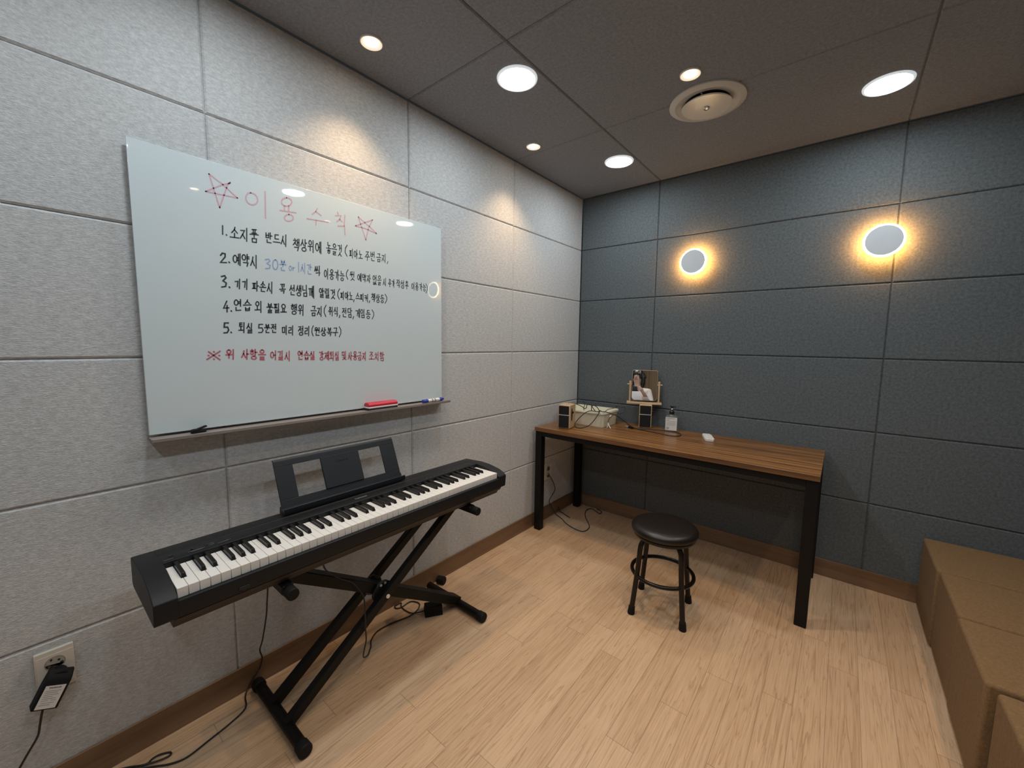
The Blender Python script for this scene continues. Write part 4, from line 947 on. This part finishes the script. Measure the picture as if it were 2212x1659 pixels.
# ------------------------------------------------------------------ person behind the camera, seen in the small mirror
def skin(name, chains, m, parent, root=0, sub=2):
    """chains of (xyz, radius); equal points are shared; grown with a Skin modifier"""
    vid = {}; vs = []; rs = []; es = []
    for ch in chains:
        prev = None
        for p, r in ch:
            k = tuple(round(c, 4) for c in p)
            if k not in vid: vid[k] = len(vs); vs.append(k); rs.append(r)
            if prev is not None: es.append((prev, vid[k]))
            prev = vid[k]
    me = bpy.data.meshes.new(name); me.from_pydata(vs, es, [])
    o = bpy.data.objects.new(name, me); C.objects.link(o); me.materials.append(m)
    if parent: o.parent = parent
    md = o.modifiers.new('skin', 'SKIN'); md.use_smooth_shade = True
    for i, r in enumerate(rs):
        rr_ = r if isinstance(r, tuple) else (r, r)
        me.skin_vertices[0].data[i].radius = rr_
        me.skin_vertices[0].data[i].use_root = (i == root)
    s2 = o.modifiers.new('sub', 'SUBSURF'); s2.levels = sub; s2.render_levels = sub
    return o
yaw = math.atan2(-FWD.x, FWD.y)                                     # faces where the camera looks
pe = thing('person', 'person with black bobbed hair in a white blouse holding up a phone', 'person', (CAM.x + 0.20, CAM.y - 0.33, 0), (0, 0, yaw))
# local frame: +y forward, +x to the person's right
ph_l = Vector((0.0, 0.0, 0.0))
inv = world(pe).inverted(); ph_l = inv @ (CAM - FWD * 0.016)
px, py_, pz_ = ph_l
hz = pz_ - 0.012
ch = [[((0, 0, 0.93), 0.135), ((0, 0.0, 1.05), 0.115), ((0, -0.01, 1.20), 0.125), ((0, -0.01, 1.32), 0.120), ((0, 0.0, 1.40), 0.055), ((0, 0.015, 1.46), 0.048), ((0, 0.025, 1.53), 0.078), ((0, 0.025, 1.60), 0.082), ((0, 0.02, 1.655), 0.062)]]
for s in (-1, 1):
    hx = px + s * 0.099
    ch.append([((0, -0.01, 1.32), 0.120), ((s * 0.155, -0.01, 1.33), 0.058), ((s * 0.215, 0.06, 1.13), 0.043), ((hx + s * 0.03, py_ - 0.05, hz - 0.05), 0.026), ((hx + s * 0.012, py_ - 0.02, hz - 0.01), 0.024), ((hx, py_ - 0.010, hz + 0.02), 0.022)])
    ch.append([((0, 0, 0.93), 0.135), ((s * 0.085, 0, 0.84), 0.088), ((s * 0.09, 0.01, 0.47), 0.056), ((s * 0.095, -0.015, 0.10), 0.036), ((s * 0.10, 0.0, 0.042), 0.038), ((s * 0.105, 0.13, 0.030), 0.030)])
    for k in range(4):                                              # four fingers curled behind the phone edge, thumb towards the face
        fz = hz + 0.034 - k * 0.016
        ch.append([((hx, py_ - 0.010, hz + 0.02), 0.022), ((hx - s * 0.010, py_ + 0.010, fz), 0.0085), ((hx - s * 0.034, py_ + 0.0135, fz + 0.002), 0.0078), ((hx - s * (0.050 - 0.003 * k), py_ + 0.0125, fz), 0.0068)])
    ch.append([((hx + s * 0.012, py_ - 0.02, hz - 0.01), 0.024), ((hx - s * 0.016, py_ - 0.020, hz + 0.006), 0.0095), ((hx - s * 0.040, py_ - 0.0165, hz + 0.020), 0.008)])
body = skin('body', ch, M['skin'], pe)
obj('nose', MB().prism([(0.098, 1.585), (0.122, 1.555), (0.100, 1.548)], 0, -0.011, 0.011), M['skin'], pe, local=True, bevel=0.004)
obj('eye', MB().lathe([(0.001, -0.004), (0.008, -0.001), (0.008, 0.001), (0.001, 0.004)], 14, Matrix.Translation((-0.032, 0.103, 1.592)) @ Matrix.Rotation(PI / 2, 4, 'X')), M['hole'], pe, local=True)
obj('eye', MB().lathe([(0.001, -0.004), (0.008, -0.001), (0.008, 0.001), (0.001, 0.004)], 14, Matrix.Translation((0.032, 0.103, 1.592)) @ Matrix.Rotation(PI / 2, 4, 'X')), M['hole'], pe, local=True)
obj('mouth', MB().tube([(-0.022, 0.099, 1.527), (0, 0.104, 1.525), (0.022, 0.099, 1.527)], 0.004), M['red_plastic'], pe, local=True)
skin('hair', [[((0, -0.005, 1.63), 0.100), ((0, -0.030, 1.56), 0.098), ((0, -0.040, 1.47), 0.085), ((0, -0.035, 1.41), 0.06)], [((0, -0.005, 1.63), 0.100), ((-0.082, 0.02, 1.58), 0.034), ((-0.088, 0.02, 1.47), 0.034), ((-0.08, 0.02, 1.40), 0.022)], [((0, -0.005, 1.63), 0.100), ((0.082, 0.02, 1.58), 0.034), ((0.088, 0.02, 1.47), 0.034), ((0.08, 0.02, 1.40), 0.022)], [((0, -0.005, 1.63), 0.100), ((0, 0.062, 1.645), 0.058), ((0.0, 0.098, 1.605), 0.030)], [((0, 0.062, 1.645), 0.058), ((-0.055, 0.082, 1.59), 0.026), ((-0.066, 0.075, 1.53), 0.020)], [((0, 0.062, 1.645), 0.058), ((0.055, 0.082, 1.59), 0.026), ((0.066, 0.075, 1.53), 0.020)]], M['hair'], pe)
bc = [[((0, 0, 0.86), 0.165), ((0, 0.0, 1.05), 0.135), ((0, -0.01, 1.20), 0.142), ((0, -0.01, 1.32), 0.136), ((0, 0.0, 1.395), 0.066)]]
for s in (-1, 1):
    hx = px + s * 0.075
    bc.append([((0, -0.01, 1.32), 0.136), ((s * 0.155, -0.01, 1.33), 0.072), ((s * 0.215, 0.06, 1.13), 0.058), ((hx + s * 0.045, py_ - 0.075, hz - 0.085), 0.042)])
skin('blouse', bc, M['blouse'], pe)
tc_ = [[((0, 0, 0.93), 0.148), ((0, 0, 0.90), 0.146)]]
for s in (-1, 1): tc_.append([((0, 0, 0.90), 0.146), ((s * 0.085, 0, 0.82), 0.098), ((s * 0.09, 0.01, 0.47), 0.068), ((s * 0.095, -0.01, 0.12), 0.058)])
skin('trousers', tc_, M['trousers'], pe)
fo = thing('phone', 'dark phone held up in both hands behind the camera', 'phone', tuple(CAM - FWD * 0.016), (0, 0, yaw))
obj('phone_body', MB().box(-0.073, 0.073, -0.004, 0.004, -0.036, 0.036), M['black_gloss'], fo, local=True, bevel=0.003)
